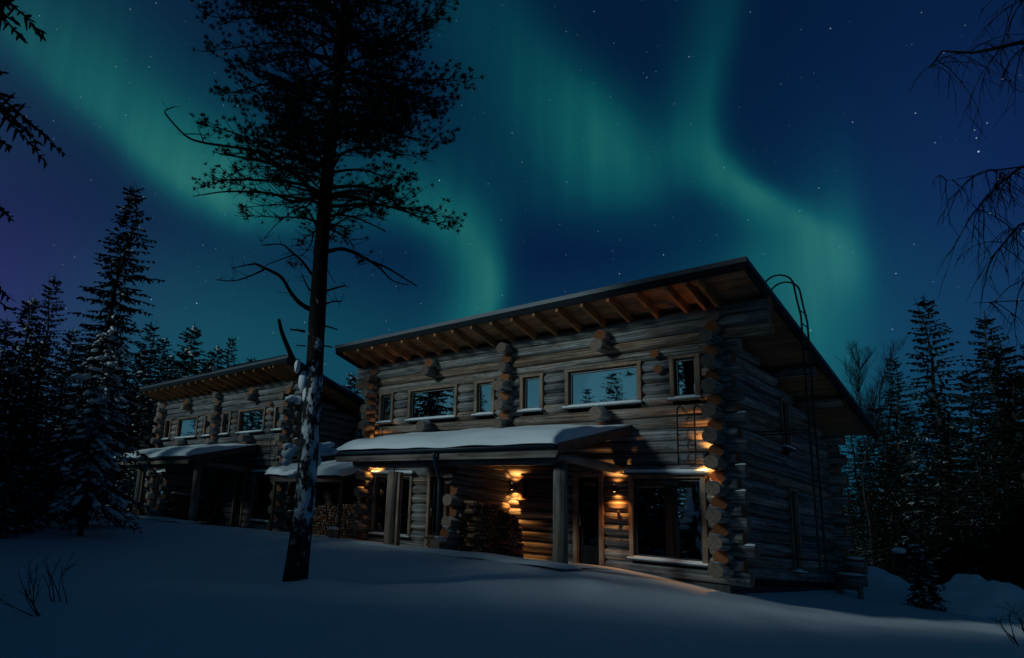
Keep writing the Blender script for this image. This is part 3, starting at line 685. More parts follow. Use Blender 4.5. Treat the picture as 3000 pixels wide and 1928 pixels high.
def roof_ladder(loc, label):
    t = empty('roof_ladder', loc)
    for s, y in ((0, 1.55), (1, 1.98)):
        zt = 6.75 - .05 * s; pts = [(1.22, y, .28), (1.22, y, zt - .75), (1.17, y - .03, zt - .35)]
        for i in range(0, 11):
            a = R(0 + 165 * i / 10); pts.append((.87 + .27 * math.cos(a), y - .06 - .02 * i, zt + .27 * math.sin(a)))
        g = MB(); g.tube(pts, .021, 8); g.build('rail', M['black'], t)
        for z in (.55, 3.35):
            g = MB(); g.tube([(.12, y, z), (1.22, y, z)], .016, 6); g.build('tie_rod', M['black'], t)
    for i in range(20):
        z = .42 + .3 * i; g = MB(); g.tube([(1.22, 1.55, z), (1.22, 1.98, z)], .013, 6); g.build('rung', M['black'], t)
    return tag(t, label, 'ladder')
roof_ladder((0, 0, 0), 'tall black roof ladder with hooked rails on the right gable of the near cabin')
# small fittings
t = empty('wall_hook', (-2.25, -.17, 1.22))
g = MB(); g.box(-.03, .03, -.03, .0, -.12, .12); g.build('back_plate', M['board'], t)
g = MB(); g.tube([(0, -.03, .06), (0, -.09, .05), (0, -.10, .09)], .010, 6); g.build('hook', M['black'], t)
tag(t, 'small hook on a wooden plate below the lamp by the door', 'hook')
def pole(loc, lean, label):
    t = empty('snow_brush', loc)
    g = MB(); g.tube([(0, 0, .12), (lean, .25, 1.62)], .014, 7); g.build('handle', M['trim'], t)
    g = MB(); g.box(-.12, .12, -.03, .03, .02, .12); g.build('brush_head', M['board'], t)
    return tag(t, label, 'brush')
pole((-3.72, -.62, -.03), .0, 'long pale-handled snow brush standing in the near porch')
pole(Vector((-4.1, -.75, -.03)) + LOFF, .25, 'long-handled snow brush leaning in the dark far porch')

# ------------------------------------------------------------------ firewood
FW = []
for i in range(8):
    q = random.Random(i + 40); n = q.choice((3, 4, 4, 5)); g = MB(); rad = q.uniform(.048, .066); L = .34
    prof = []
    a0 = q.random() * 6
    for j in range(n): a = a0 + 2 * math.pi * (j + q.uniform(-.22, .22)) / n; prof.append((rad * math.cos(a) * q.uniform(.85, 1.2), rad * math.sin(a) * q.uniform(.85, 1.2)))
    for x in (-L / 2, L / 2): g.v += [(x, a, b) for a, b in prof]
    for j in range(n): g.f.append((j, (j + 1) % n, n + (j + 1) % n, n + j)); g.m.append(0); g.smooth.append(False)
    g.f += [tuple(range(n))[::-1], tuple(range(n, 2 * n))]; g.m += [1, 1]; g.smooth += [False] * 2
    FW.append(g.mesh('firewood', [M['firewood'], M['end_grey'] if i % 3 else M['end_fresh']], True))
def stack(loc, along, length, top, label, seed, crib=True, snow=False, sp=.108):
    """along: 'y' rows run along y with the ends facing +x, 'x' rows run along x with the ends facing -y"""
    q = random.Random(seed); t = empty('firewood_stack', loc); n = int(length / sp); cnt = 0
    for i in range(n):
        u = (i + .5) * sp; k = 0; h = top(u / length)
        while (k + .5) * sp * .93 < h:
            z = .055 + k * sp * .93 + q.uniform(-.012, .012); dd = q.uniform(-.035, .035)
            if along == 'y': p = (dd, u + (.5 * sp if k % 2 else 0), z); rot = (q.random() * 6.3, q.uniform(-.05, .05), q.uniform(-.06, .06))
            else: p = (u + (.5 * sp if k % 2 else 0), dd, z); rot = (q.random() * 6.3, q.uniform(-.05, .05), math.pi / 2 + q.uniform(-.06, .06))
            if crib and i == 0:                       # crib end: layers laid crosswise
                if k % 2:
                    p = (dd - .12 + .24 * (k % 4 > 1), u - .06, z) if along == 'y' else (u - .06, dd, z)
                    rot = (q.random() * 6.3, 0, math.pi / 2 if along == 'y' else 0)
            o = link('firewood', q.choice(FW), t, p, rot); k += 1; cnt += 1
    if snow:
        g = pillow(-.2, .2, 0, length, lambda y: top(y / length) - .02, lambda u, v: .09, 8, 20, seed, el=.15, er=.15, ef=.2, eb=.2) if along == 'y' else None
        if g: g.build('snow_cover', M['snow'], t, fix=False)
    return tag(t, label, 'firewood stack', 'firewood stacks around the cabins')
s1 = stack((-5.06, -2.28, -.03), 'y', 1.25, lambda t: 1.36 - .12 * t, 'tall firewood stack along the log partition in the near porch', 1)
stack((-4.82, -1.25, -.03), 'y', .85, lambda t: 1.02 - .10 * t + .12 * math.sin(t * 5), 'lower firewood stack under the lit porch lamp', 2)
stack((-5.66, -2.95, -.10), 'y', .34, lambda t: .42, 'short snowy heap of split wood beside the downpipe', 3, crib=False, sp=.10)
stack((-14.6, .30, -.02), 'x', 3.2, lambda t: 1.02 + .26 * t + .04 * math.sin(t * 22), 'wide firewood stack under the lean-to roof between the cabins', 4, crib=False)
stack(Vector((-5.06, -2.28, -.03)) + LOFF, 'y', 1.5, lambda t: 1.12 - .05 * t, 'snow-dusted firewood stack in the dark far porch', 5, snow=True)

# lean-to between the cabins
t = empty('wood_shed', (-13.3, 0, 0))
def wz(y): return 2.02 + .33 * (y + 1.0)
def wbox(g, x0, x1, y0, y1, h0, h1):
    c = [(x, y, wz(y) - h) for h in (h1, h0) for y in (y0, y1) for x in (x0, x1)]; b = len(g.v); g.v += c
    for q in ((0, 2, 3, 1), (4, 5, 7, 6), (0, 1, 5, 4), (2, 6, 7, 3), (0, 4, 6, 2), (1, 3, 7, 5)):
        g.f.append(tuple(b + i for i in q)); g.m.append(0); g.smooth.append(False)
g = MB(); wbox(g, -2.15, 2.02, -1.0, 1.5, 0, .05); g.build('roof_sheet', M['metal'], t)
g = MB(); wbox(g, -2.10, 1.98, -.97, -.93, .051, .20); g.build('front_board', M['board'], t)
for x in (-1.95, 1.85):
    g = MB(); g.tube([(x, -.85, -.1), (x, -.85, wz(-.85) - .06)], .07, 9); g.build('post', M['board'], t)
for i in range(6):
    x = -1.9 + .75 * i; g = MB(); wbox(g, x - .03, x + .03, -.92, 1.4, .052, .17); g.build('rafter', M['board'], t)
for i in range(15):
    z = .08 + .17 * i; g = MB(); g.box(-2.1, 1.98, 1.30, 1.33, z, z + .163); g.build('back_board', M['board'], t)
g = pillow(-2.25, 2.05, -1.18, 1.0, lambda y: wz(max(y, -1.0)), lambda u, v: .26 - .10 * v + .05 * math.sin(u * 17) + .04 * math.sin(u * 41), 70, 18, 5.0, el=.2, er=.15, ef=.22, eb=.35)
g.build('snow_cover', M['snow'], t, fix=False)
tag(t, 'lean-to wood shelter with a snow-heavy roof between the two cabins', 'wood shed')
t = empty('chopping_block', (-11.35, -1.15, -.06))
link('stump', log_mesh(.34, .17, 1, 1, 5, PM), t, (0, 0, 0), (0, -math.pi / 2, 0))
g = MB(); g.ball((0, 0, .36), .19, 12, 7, sq=(1.05, 1, .38)); g.build('snow_cap', M['snow'], t)
tag(t, 'snow-capped chopping block by the left corner of the near cabin', 'chopping block')

# ------------------------------------------------------------------ rough bench, posts and snow banks right of the cabin
bz = gh(.75, 6.2)
t = empty('log_bench', (.62, 6.2, bz))
link('seat', log_mesh(.62, .15, 2, 2, 3, LM), t, (-.3, 0, .44)); link('backrest', log_mesh(.42, .20, 2, 2, 9, LM), t, (-.12, .16, .80))
for x in (-.24, .18): link('leg', log_mesh(.42, .065, 1, 1, x, PM), t, (x, 0, -.1), (0, -math.pi / 2, 0))
for nm, p, s in (('snow_cap', (0, 0, .585), (1.9, .8, .28)), ('snow_cap', (.09, .16, 1.0), (1.25, .9, .28))):
    g = MB(); g.ball(p, .17, 12, 6, sq=s); g.build(nm, M['snow'], t)
tag(t, 'rough log bench with snow on it at the rear right corner', 'bench')
def yard_post(px, depth, h, w, label):
    p = at(px, 1700, depth); p.z = gh(p.x, p.y); t = empty('yard_post', p)
    g = MB(); g.tube([(0, 0, -.2), (0, 0, h * .62)], w * .32, 9); g.build('post', M['board'], t)
    g = MB(); g.tube([(0, 0, h * .58), (0, 0, h * .62), (0, 0, h * .86), (0, 0, h * .88)], [w * .4, w * .72, w * .72, w * .5], 12); g.build('head', M['fascia'], t)
    g = MB(); g.ball((0, 0, h * .93), w * .95, 14, 8, sq=(1, 1, .55), jit=.04); g.build('snow_cap', M['snow'], t)
    return tag(t, label, 'post')
yard_post(2643, 21, 1.42, .19, 'snow-capped yard post beyond the rear of the near cabin')
def bank(px, py, depth, rx, ry, h, seed, label):
    p = at(px, py, depth); z0 = gh(p.x, p.y) - .15; g = MB(); n = 56
    for j in range(n + 1):
        for i in range(n + 1):
            u, v = i / n * 2 - 1, j / n * 2 - 1; r = math.hypot(u, v)
            e = max(0, 1 - r * r) ** 1.1 * (1 + .5 * noise.noise(Vector((u * 1.7 + seed, v * 1.7, 0))))
            e += .10 * max(0, 1 - r) * (noise.noise(Vector((u * 6, v * 6, seed))) + .6 * noise.noise(Vector((u * 14, v * 14, seed))))
            q = RIGHT * u * rx + Vector((-RIGHT.y, RIGHT.x, 0)).normalized() * v * ry
            g.v.append((p.x + q.x, p.y + q.y, z0 + h * e))
    for j in range(n):
        for i in range(n): q = j * (n + 1) + i; g.f.append((q, q + 1, q + n + 2, q + n + 1)); g.m.append(0); g.smooth.append(True)
    return tag(g.build('snow_bank', M['ground'], fix=False), label, 'snow bank')
bank(2850, 1740, 18.5, 1.9, 1.5, 1.05, 2.0, 'tallest heaped snow bank at the forest edge')
bank(2590, 1750, 20, 1.5, 1.3, .72, 6.0, 'low snow bank behind the rough log bench')
bank(3120, 1790, 17, 1.6, 1.4, .80, 9.0, 'snow bank running out at the right-hand edge')

# ------------------------------------------------------------------ trees
def spray(g, q, base, az, L, droop, rise, step, wid, tl, mi=0, snow=None, sprob=0, ssize=.1):
    """one conifer bough: a thin limb with forking side twigs made of narrow leaf-sized faces"""
    ca, sa = math.cos(az), math.sin(az); n = max(4, int(L / step)); prev = None; bend = q.uniform(-.25, .25)
    for i in range(n + 1):
        t = i / n; x = L * t; z = rise * x - droop * L * t * t + .16 * L * max(0, t - .7); y = bend * L * t * t
        p = Vector((base[0] + ca * x - sa * y, base[1] + sa * x + ca * y, base[2] + z))
        if prev is not None:
            w = .010 + .018 * (1 - t) * min(1, L / 2)
            g.quad([prev + Vector((0, 0, w)), prev - Vector((0, 0, w)), p - Vector((0, 0, w * .6)), p + Vector((0, 0, w * .6))], mi)
            if t > .08:
                for s in (-1, 1):
                    l = (tl * L * (1.1 - t) + .10) * q.uniform(.35, 1.35); a2 = az + s * q.uniform(.35, 1.25); dz = -q.uniform(-.05, .65)
                    d = Vector((math.cos(a2), math.sin(a2), dz)).normalized() * l; w2 = wid * q.uniform(.5, 1.3); tip = p + d
                    sd = Vector((-math.sin(a2), math.cos(a2), q.uniform(-.6, .6))).normalized() * w2
                    g.quad([p - sd * .4, p + sd * .4, p + d * .6 + sd * .7, tip, p + d * .6 - sd * .7], mi)
                    if l > .16:                       # the twig's own fork
                        for e in (-1, 1):
                            c = p + d * q.uniform(.25, .65); a3 = a2 + e * q.uniform(.5, 1.0); dd = Vector((math.cos(a3), math.sin(a3), dz - q.uniform(-.1, .5))).normalized() * l * q.uniform(.3, .55)
                            g.quad([c - sd * .35, c + sd * .35, c + dd], mi)
                d = Vector((q.uniform(-.4, .4), q.uniform(-.4, .4), -1)) * (tl * L * .45 * (1.05 - t) + .08) * q.uniform(.3, 1.2); sd = Vector((ca, sa, 0)) * wid * .7
                g.quad([p - sd, p + sd, p + d + sd * .3, p + d * 1.15, p + d - sd * .3], mi)
            if snow is not None and q.random() < sprob and .15 < t:
                r = ssize * q.uniform(.4, 1.4) * (1.15 - .5 * t); snow_lump(snow, p + Vector((0, 0, r * .18)), r, az, q)
        prev = p
def snow_lump(s, p, r, az, q):
    rot = Matrix.Rotation(az, 3, 'Z') @ Matrix.Rotation(q.uniform(.1, .5), 3, 'Y')
    s.ball(p, r, 6, 4, sq=(q.uniform(1.2, 2.1), .85, .42), jit=.15, rng=q, rot=rot)
def conifer(h, seed, width, dens=1.0, snow=.10, ssize=.10, z0=.05, wid=.07, tl=.30, ragged=.3, crown_pow=.85):
    q = random.Random(seed); c = MB(); s = MB(); tr = MB()
    k = 9; tr.tube([(.03 * q.uniform(-1, 1) * i, .03 * q.uniform(-1, 1) * i, h * i / k) for i in range(k + 1)], [(.012 * h + .03) * (1 - .96 * i / k) for i in range(k + 1)], 8)
    z = h * z0; az0 = 0; lop = q.uniform(0, 6.3)
    while z < h * .985:
        t = z / h; n = 6 if t < .85 else 5
        for _ in range(n):
            az0 += 2.4 + q.uniform(-.5, .5)
            L = width * (1 - t) ** crown_pow * q.uniform(1 - ragged, 1 + ragged * .7) * (1 + .15 * math.cos(az0 - lop) * math.sin(t * 9)) + .12
            if q.random() < .05: L *= 1.3
            spray(c, q, (0, 0, z + q.uniform(-.1, .1)), az0, L, lerp(.42, .12, t) * q.uniform(.7, 1.3), lerp(-.08, .55, t ** 2), .20 / dens, wid, tl, 0, s, snow * (1 - t * .6), ssize)
        z += h * (.017 + .007 * q.random()) / dens ** .5 + .02
    c.quad([(-.03, 0, h * .95), (.03, 0, h * .95), (0, 0, h * 1.02)]); c.quad([(0, -.03, h * .95), (0, .03, h * .95), (0, 0, h * 1.02)])
    return (tr.mesh('trunk', [M['trunk']]), c.mesh('crown', [M['needle']]), s.mesh('snow_load', [M['snow']]) if s.v else None)
KINDS = [conifer(13, 11, 1.75, 1.35, .12, .10, crown_pow=.62, ragged=.4, wid=.085), conifer(12, 12, 2.0, .9, .16, .115, ragged=.5, crown_pow=.75, wid=.085),
         conifer(11, 13, 1.5, 1.0, .12, .10, crown_pow=.7, wid=.08), conifer(9, 14, 1.7, .95, .18, .11, crown_pow=.7, wid=.085), conifer(14, 15, 2.2, .85, .12, .12, z0=.12, ragged=.55, crown_pow=.65, wid=.09)]
KH = [13, 12, 11, 9, 14]
def tree(name, kind, loc, h, rot, label, group=None, wide=1.0, cat='tree', lean=(0, 0), bare=False):
    o = empty(name, loc); s = h / KH[kind]; o.scale = (s * wide, s * wide, s); o.rotation_euler = (lean[0], lean[1], rot)
    tr, cr, sn = KINDS[kind]; link('trunk', tr, o); c = link('crown', cr, o)
    if bare and rot > 2.2: c.material_slots[0].link = 'OBJECT'; c.material_slots[0].material = M['darkneedle']
    if sn and not bare: link('snow_load', sn, o)['kind'] = 'stuff'
    return tag(o, label, cat, group)
def tree_px(name, kind, px, depth, top, rot, label, group=None, wide=1.0, base=None, bare=False):
    """a tree whose foot is at depth below pixel column px and whose tip reaches picture row top"""
    p = at(px, 1500, depth); z = gh(p.x, p.y) if base is None else base
    tip = at(px, top, depth); h = max(2.0, (tip - CAM).z + CAM.z - z)
    # step the foot so the plumb tree ends in the wanted column
    foot = Vector((tip.x, tip.y, z - .1)); return tree(name, kind, foot, h + .1, rot, label, group, wide, bare=bare)
rt = random.Random(77)
# named trees of the left forest
tree_px('spruce_tree', 0, 393, 24, 540, 1.0, 'tallest spruce rising alone above the left forest', wide=1.05)
tree_px('spruce_tree', 2, 163, 22, 806, 2.0, 'narrow-tipped spruce just left of the tallest spruce')
tree_px('spruce_tree', 3, 95, 21, 868, .4, 'bushy spruce left of the narrow-tipped spruce', wide=1.1)
tree_px('spruce_tree', 3, 570, 42, 950, .7, 'spruce tip showing just left above the far cabin roof', wide=1.15)
tree_px('spruce_tree', 2, 480, 40, 985, 2.7, 'bushy spruce tip between the tallest spruce and the far cabin', wide=1.25)
tree_px('spruce_tree', 0, 682, 44, 983, 4.0, 'slim spruce tip above the middle of the far cabin roof', wide=.9)
tree_px('spruce_tree', 3, 640, 43, 1010, 1.2, 'short spruce beside the slim tip above the far cabin roof')
tree_px('spruce_tree', 1, 737, 45, 1042, 5.0, 'last small spruce tip before the pine trunk')
tree_px('spruce_tree', 3, 1035, 48, 1092, 3.0, 'small lone spruce seen between the two cabins', wide=1.2)
LF = 'dark spruces of the left forest'; LL = 'one of the dark snow-flecked spruces massed at the left'
for px, top, dep in ((-60, 900, 20), (20, 930, 24), (60, 1010, 18.5), (-20, 1080, 17.5), (130, 990, 26), (215, 960, 27), (265, 985, 30), (330, 930, 31), (445, 940, 32), (300, 1010, 26), (120, 1120, 19.5), (200, 1090, 22), (360, 1060, 28), (420, 1020, 30), (500, 1040, 36), (545, 1010, 44), (610, 1050, 40), (330, 1200, 25), (60, 1190, 19), (440, 1120, 34), (-110, 1000, 16.5), (260, 1120, 24), (390, 1180, 30), (160, 1230, 21), (700, 1060, 46), (-90, 1180, 15.5), (15, 1260, 17.5), (470, 1190, 31), (780, 1080, 50), (830, 1090, 52)):
    if 140 < px < 270: dep = max(dep, 28)
    if px >= 270: dep = max(dep, 43 + rt.uniform(0, 5))
    tree_px('spruce_tree', rt.choice((0, 1, 2, 3, 3)), px, dep, top, rt.random() * 6, LL, LF, rt.uniform(1.0, 1.35))
# right forest
tree_px('spruce_tree', 2, 2705, 26, 866, 1.1, 'tall thin-topped spruce right of the near cabin', bare=True)
tree_px('spruce_tree', 0, 2612, 30, 1040, .2, 'slender spruce next to the roof end of the near cabin', wide=.85, bare=True)
tree_px('spruce_tree', 1, 2885, 23, 915, 2.0, 'broad spruce with a snow clump at the right edge', bare=True)
RF = 'dark spruces of the right forest'; RLb = 'one of the near-black spruces massed behind the snow banks'
for px, top, dep in ((2960, 1080, 21), (2830, 1080, 27), (2780, 1240, 24), (2660, 1210, 34), (2560, 1180, 36), (2500, 1240, 38), (2740, 1150, 36), (2930, 1000, 30), (3040, 1000, 24), (2590, 1330, 28), (2690, 1380, 25), (2860, 1300, 22), (2450, 1300, 40), (2530, 1300, 33), (2620, 1290, 31), (2800, 1390, 22.5), (2980, 1300, 20.5), (3100, 1100, 22), (2720, 1290, 29), (2920, 1200, 24), (2560, 1420, 30), (2650, 1450, 27), (2760, 1480, 23.5), (2490, 1440, 35), (2400, 1350, 44)):
    tree_px('spruce_tree', rt.choice((0, 1, 2, 3, 3)), px, dep, top, rt.random() * 6, RLb, RF, rt.uniform(1.0, 1.35), bare=True)
# forest round the clearing behind the photographer, mirrored in the windows
BF = 'forest behind the photographer'; BL = 'one of the spruces mirrored in the cabin windows'
for i in range(64):
    u = -78 + i * 1.6 + rt.uniform(-.9, .9)
    x = u + rt.uniform(-1, 1); y = -33 - rt.uniform(0, 7) - .12 * (u + 30)
    hh = 13.8 + rt.uniform(-2.6, 3.2)
    hh += 1.0 * sm(-40, -46, x) + 7.0 * sm(-16, -10, x)
    if abs(x - (-8.7 + (y + 17) * .44)) < 2.4: continue
    if y > -24 or (x > -2 and x < 16 and y > -20): continue
    tree('spruce_tree', rt.choice((0, 1, 2, 4)), (x, y, gh(x, y) - .1), hh, rt.random() * 6, BL, BF, rt.uniform(1.0, 1.3))
# spruce rows added out of view, shaped to shade the foreground snow
TG = 'shade spruces added behind the camera'; TLb = 'one of the spruces added out of view to shade the foreground snow'
for row, (yy, st_) in enumerate(((-17.0, 1.1), (-18.3, 1.15), (-19.8, 1.3))):
    x = -50 + row * .5
    while x < .5:
        xx = x + rt.uniform(-.25, .25); y2 = yy + rt.uniform(-.35, .35) - 3.6 * sm(-10, -6, xx) - 4.5 * sm(-6, -2, xx)
        hh = rt.uniform(8.0, 8.9) + row * .3 - 1.2 * sm(-24, -28, xx) - 1.0 * sm(-36, -40, xx) - 1.1 * sm(-23, -21, xx) * sm(-10.5, -12.5, xx) + 2.9 * sm(-12.5, -10, xx) + 5.0 * sm(-6.0, -3.0, xx)
        if abs(xx - (-8.7 + (y2 + 17) * .44)) < 1.9: hh = rt.uniform(6.8, 7.6)
        tree('spruce_tree', 3, (xx, y2, gh(xx, y2) - .1), hh, rt.random() * 6, TLb, TG, rt.uniform(1.4, 1.65) - .5 * sm(-12, -9, xx)); x += st_
# bare birches behind the near cabin
def bare_tree(loc, h, seed, label, spread=.25, name='bare_birch', r0=.06):
    q = random.Random(seed); t = empty(name, loc); g = MB(); tw = MB()
    pts = [Vector((q.uniform(-.04, .04) * i, q.uniform(-.04, .04) * i, h * i / 9)) for i in range(10)]
    g.tube(pts, [r0 * (1 - .9 * i / 9) for i in range(10)], 7); g.build('trunk', M['trunk'], t)
    def rec(p, d, L, r, lev):
        k = 4; ps = [p]
        for i in range(k): d = (d + Vector((q.uniform(-.2, .2), q.uniform(-.2, .2), q.uniform(-.02, .18)))).normalized(); ps.append(ps[-1] + d * L / k)
        tw.tube(ps, [r * (1 - .75 * i / k) for i in range(k + 1)], 4 if lev else 5, caps=False)
        if lev < 2:
            for i in range(1, k + 1):
                for _ in range(2):
                    rec(ps[i], (d + Vector((q.uniform(-.9, .9), q.uniform(-.9, .9), q.uniform(-.1, .7)))).normalized(), L * q.uniform(.35, .6), r * .5, lev + 1)
    for i in range(26):
        tt = q.uniform(.35, .98); p = pts[int(tt * 9)]; a = q.random() * 6.3
        rec(p, Vector((math.cos(a) * spread * 2, math.sin(a) * spread * 2, 1)).normalized(), h * .26 * (1.15 - tt) + .35, .016, 0)
    tw.build('branches', M['twig'], t, fix=False)
    return tag(t, label, 'tree')
for px, top, dep, sd_, lb in ((2500, 1010, 31, 3, 'bare birch closest to the roof end of the near cabin'), (2570, 1000, 33, 4, 'bare birch beside the slender spruce')):
    tip = at(px, top, dep); z = gh(tip.x, tip.y); bare_tree((tip.x, tip.y, z), tip.z - z, sd_, lb)
# snow-laden small spruce in front of the left forest
p = at(238, 1545, 18); z = gh(p.x, p.y)
KINDS.append(conifer(4.9, 31, 1.2, 1.4, .55, .115, z0=.17, wid=.05, tl=.34, ragged=.35, crown_pow=.6)); KH.append(4.9)
tree('spruce_tree', 5, (p.x, p.y, z - .05), 5.6, .3, 'small spruce bowed under heavy snow before the left forest', wide=.8)
p = at(2722, 1768, 17.5); KINDS.append(conifer(1.7, 33, .30, 1.6, .35, .06, z0=.08, wid=.04, tl=.4)); KH.append(1.7)
tree('spruce_tree', 6, (p.x, p.y, gh(p.x, p.y) - .02), 1.6, 0, 'snowy spruce sapling between the snow banks', lean=(0, -.12))

# ------------------------------------------------------------------ the big pine
PB = Vector((-4.07, -8.47, gh(-4.07, -8.47) - .15))
pine = empty('pine_tree', PB); qp = random.Random(21)
PH = 16.5
def pine_axis(z): return Vector((.10 * math.sin(z * .45) + .012 * z, .06 * math.sin(z * .6 + 1), z))
def pine_rad(z): return max(.015, .205 * (1 - z / (PH + 1.5)) ** .72 + .035 * math.exp(-z * 2.2))
g = MB(); zz = [PH * (i / 60) for i in range(61)]
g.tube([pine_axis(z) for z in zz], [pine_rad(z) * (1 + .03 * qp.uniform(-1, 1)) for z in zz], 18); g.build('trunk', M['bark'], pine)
needles = MB(); twigs = MB()
def tuft(p, d, r, n=24):
    for _ in range(n):
        a = (d * .6 + Vector((qp.gauss(0, 1), qp.gauss(0, 1), qp.gauss(0, .8))) * .62).normalized() * r * qp.uniform(.6, 1.15)
        s = a.cross(Vector((qp.gauss(0, 1), qp.gauss(0, 1), qp.gauss(0, 1)))).normalized() * .009
        needles.quad([p - s, p + s, p + a], 0)
def limb(pts, r0, r1, n=6):
    """smooth tube through hand-set points"""
    pts = [Vector(p) for p in pts]; out = []
    for i in range(len(pts) - 1):
        a, b = pts[i], pts[i + 1]; p0 = pts[i - 1] if i else a; p3 = pts[i + 2] if i + 2 < len(pts) else b
        for k in range(4):
            t = k / 4; out.append(.5 * ((2 * a) + (b - p0) * t + (2 * p0 - 5 * a + 4 * b - p3) * t * t + (3 * a - p0 - 3 * b + p3) * t ** 3))
    out.append(pts[-1]); k = len(out)
    twigs.tube(out, [lerp(r0, r1, (i / (k - 1)) ** .8) for i in range(k)], n, caps=True); return out
def bough(z, az, L, rise, sag, r0, leaf=1.0, start=.3):
    """a live pine bough: curved limb, side shoots, needle tufts towards the ends"""
    o = pine_axis(z); ca, sa = math.cos(az), math.sin(az); n = 9; pts = []; wob = qp.uniform(-.25, .25)
    for i in range(n + 1):
        t = i / n; x = L * t; y = wob * L * t * t + .05 * L * math.sin(t * 7 + z)
        pts.append(o + Vector((ca * x - sa * y, sa * x + ca * y, rise * x - sag * L * t * t + .22 * L * max(0, t - .6) ** 1.5)))
    twigs.tube(pts, [r0 * (1 - .85 * i / n) for i in range(n + 1)], 5, caps=False)
    for i in range(2, n + 1):
        t = i / n
        if t < start: continue
        for s in (-1, 1) * (2 if leaf > .4 else 1):
            a2 = az + s * qp.uniform(.35, 1.2); l = L * .34 * (1.15 - t) * qp.uniform(.6, 1.3) + .18; q0 = pts[i]
            d = Vector((math.cos(a2), math.sin(a2), qp.uniform(-.25, .45))).normalized(); q1 = q0 + d * l * .5; d2 = (d + Vector((0, 0, qp.uniform(-.1, .5)))).normalized(); q2 = q1 + d2 * l * .5
            twigs.tube([q0, q1, q2], [.010, .007, .004], 3, caps=False)
            if leaf <= 0: continue
            m = 1 + int(l / .17)
            for j in range(m):
                if qp.random() > leaf: continue
                u = 1 - .75 * j / m; c = q0.lerp(q1, u * 2) if u < .5 else q1.lerp(q2, u * 2 - 1)
                c = c + Vector((qp.uniform(-.09, .09), qp.uniform(-.09, .09), qp.uniform(-.04, .09)))
                tuft(c, d2, qp.uniform(.065, .105))
                if qp.random() < .6: twigs.tube([c.lerp(q1, .6), c], [.005, .003], 3, caps=False)
    if leaf > 0:
        for _ in range(3): tuft(pts[-1] + Vector((qp.uniform(-.1, .1), qp.uniform(-.1, .1), qp.uniform(0, .1))), Vector((ca, sa, .3)), .15)
# crown, whorl by whorl; R_AZ is the bearing that shows as "right" in the photograph
R_AZ = math.atan2(RIGHT.y, RIGHT.x)
def side_len(z, side):
    if side > 0: tab = ((6.6, 1.4), (7.2, 1.8), (8.0, 2.0), (9.0, 1.9), (9.8, 2.1), (10.4, 2.5), (10.9, 2.3), (11.5, 2.0), (12.4, 2.0), (14, 1.9), (15.5, 1.2), (16.5, .5))
    else: tab = ((6.6, 1.3), (7.2, 2.1), (8.0, 2.3), (8.8, 1.7), (9.6, 2.1), (10.3, 2.5), (11.0, 2.7), (11.8, 2.9), (12.6, 2.4), (14, 2.0), (15.5, 1.2), (16.5, .5))
    for (a, b), (c, d) in zip(tab, tab[1:]):
        if z <= c: return lerp(b, d, max(0, (z - a) / (c - a)))
    return .5
for _ in range(16):                                   # half-bare lower boughs with curling twigs
    az = qp.random() * 2 * math.pi; c = math.cos(az - R_AZ); zb = qp.uniform(6.9, 9.2)
    bough(zb, az, lerp(side_len(zb, -1), side_len(zb, 1), (c + 1) / 2) * qp.uniform(.6, 1.0), qp.uniform(.2, .5), qp.uniform(.35, .6), .026, .16)
z = 7.3
while z < 16.2:
    for k in range(6 if z > 9 else 5):
        az = qp.random() * 2 * math.pi; c = math.cos(az - R_AZ)
        L = lerp(side_len(z, -1), side_len(z, 1), (c + 1) / 2) * qp.uniform(.6, 1.06)
        den = .55 if z > 9.4 else lerp(.25, .8, (z - 7.3) / 2.1)
        bough(z + qp.uniform(-.12, .12), az, L, qp.uniform(.05, .45), qp.uniform(.15, .45), .035, den)
    z += .33
for zb, sgn, L, rise, sag, leaf in ((11.6, -1, 2.9, .18, .30, 1), (11.9, -1, 2.75, .25, .2, 1), (10.4, 1, 2.6, .30, .42, 1), (10.6, 1, 2.5, .2, .3, 1), (10.2, -1, 2.4, .25, .4, 1), (8.3, -1, 2.5, .42, .30, .7), (7.6, -1, 2.4, .55, .62, .5), (7.5, 1, 2.55, .12, .30, .6), (7.9, 1, 2.3, .3, .4, .6), (9.3, 1, 2.3, .1, .35, .9)):
    bough(zb, R_AZ + (0 if sgn > 0 else math.pi) + qp.uniform(-.35, .35), L, rise, sag, .045, leaf, start=.25)
def pp(zx, zy, dz=0.0):
    """from a traced point of the bare limbs to the pine's own frame, dz metres nearer or farther than the trunk"""
    px, py = 450 + .5845 * zx, .5845 * zy
    return at(px, py, 13.9 + dz) - PB
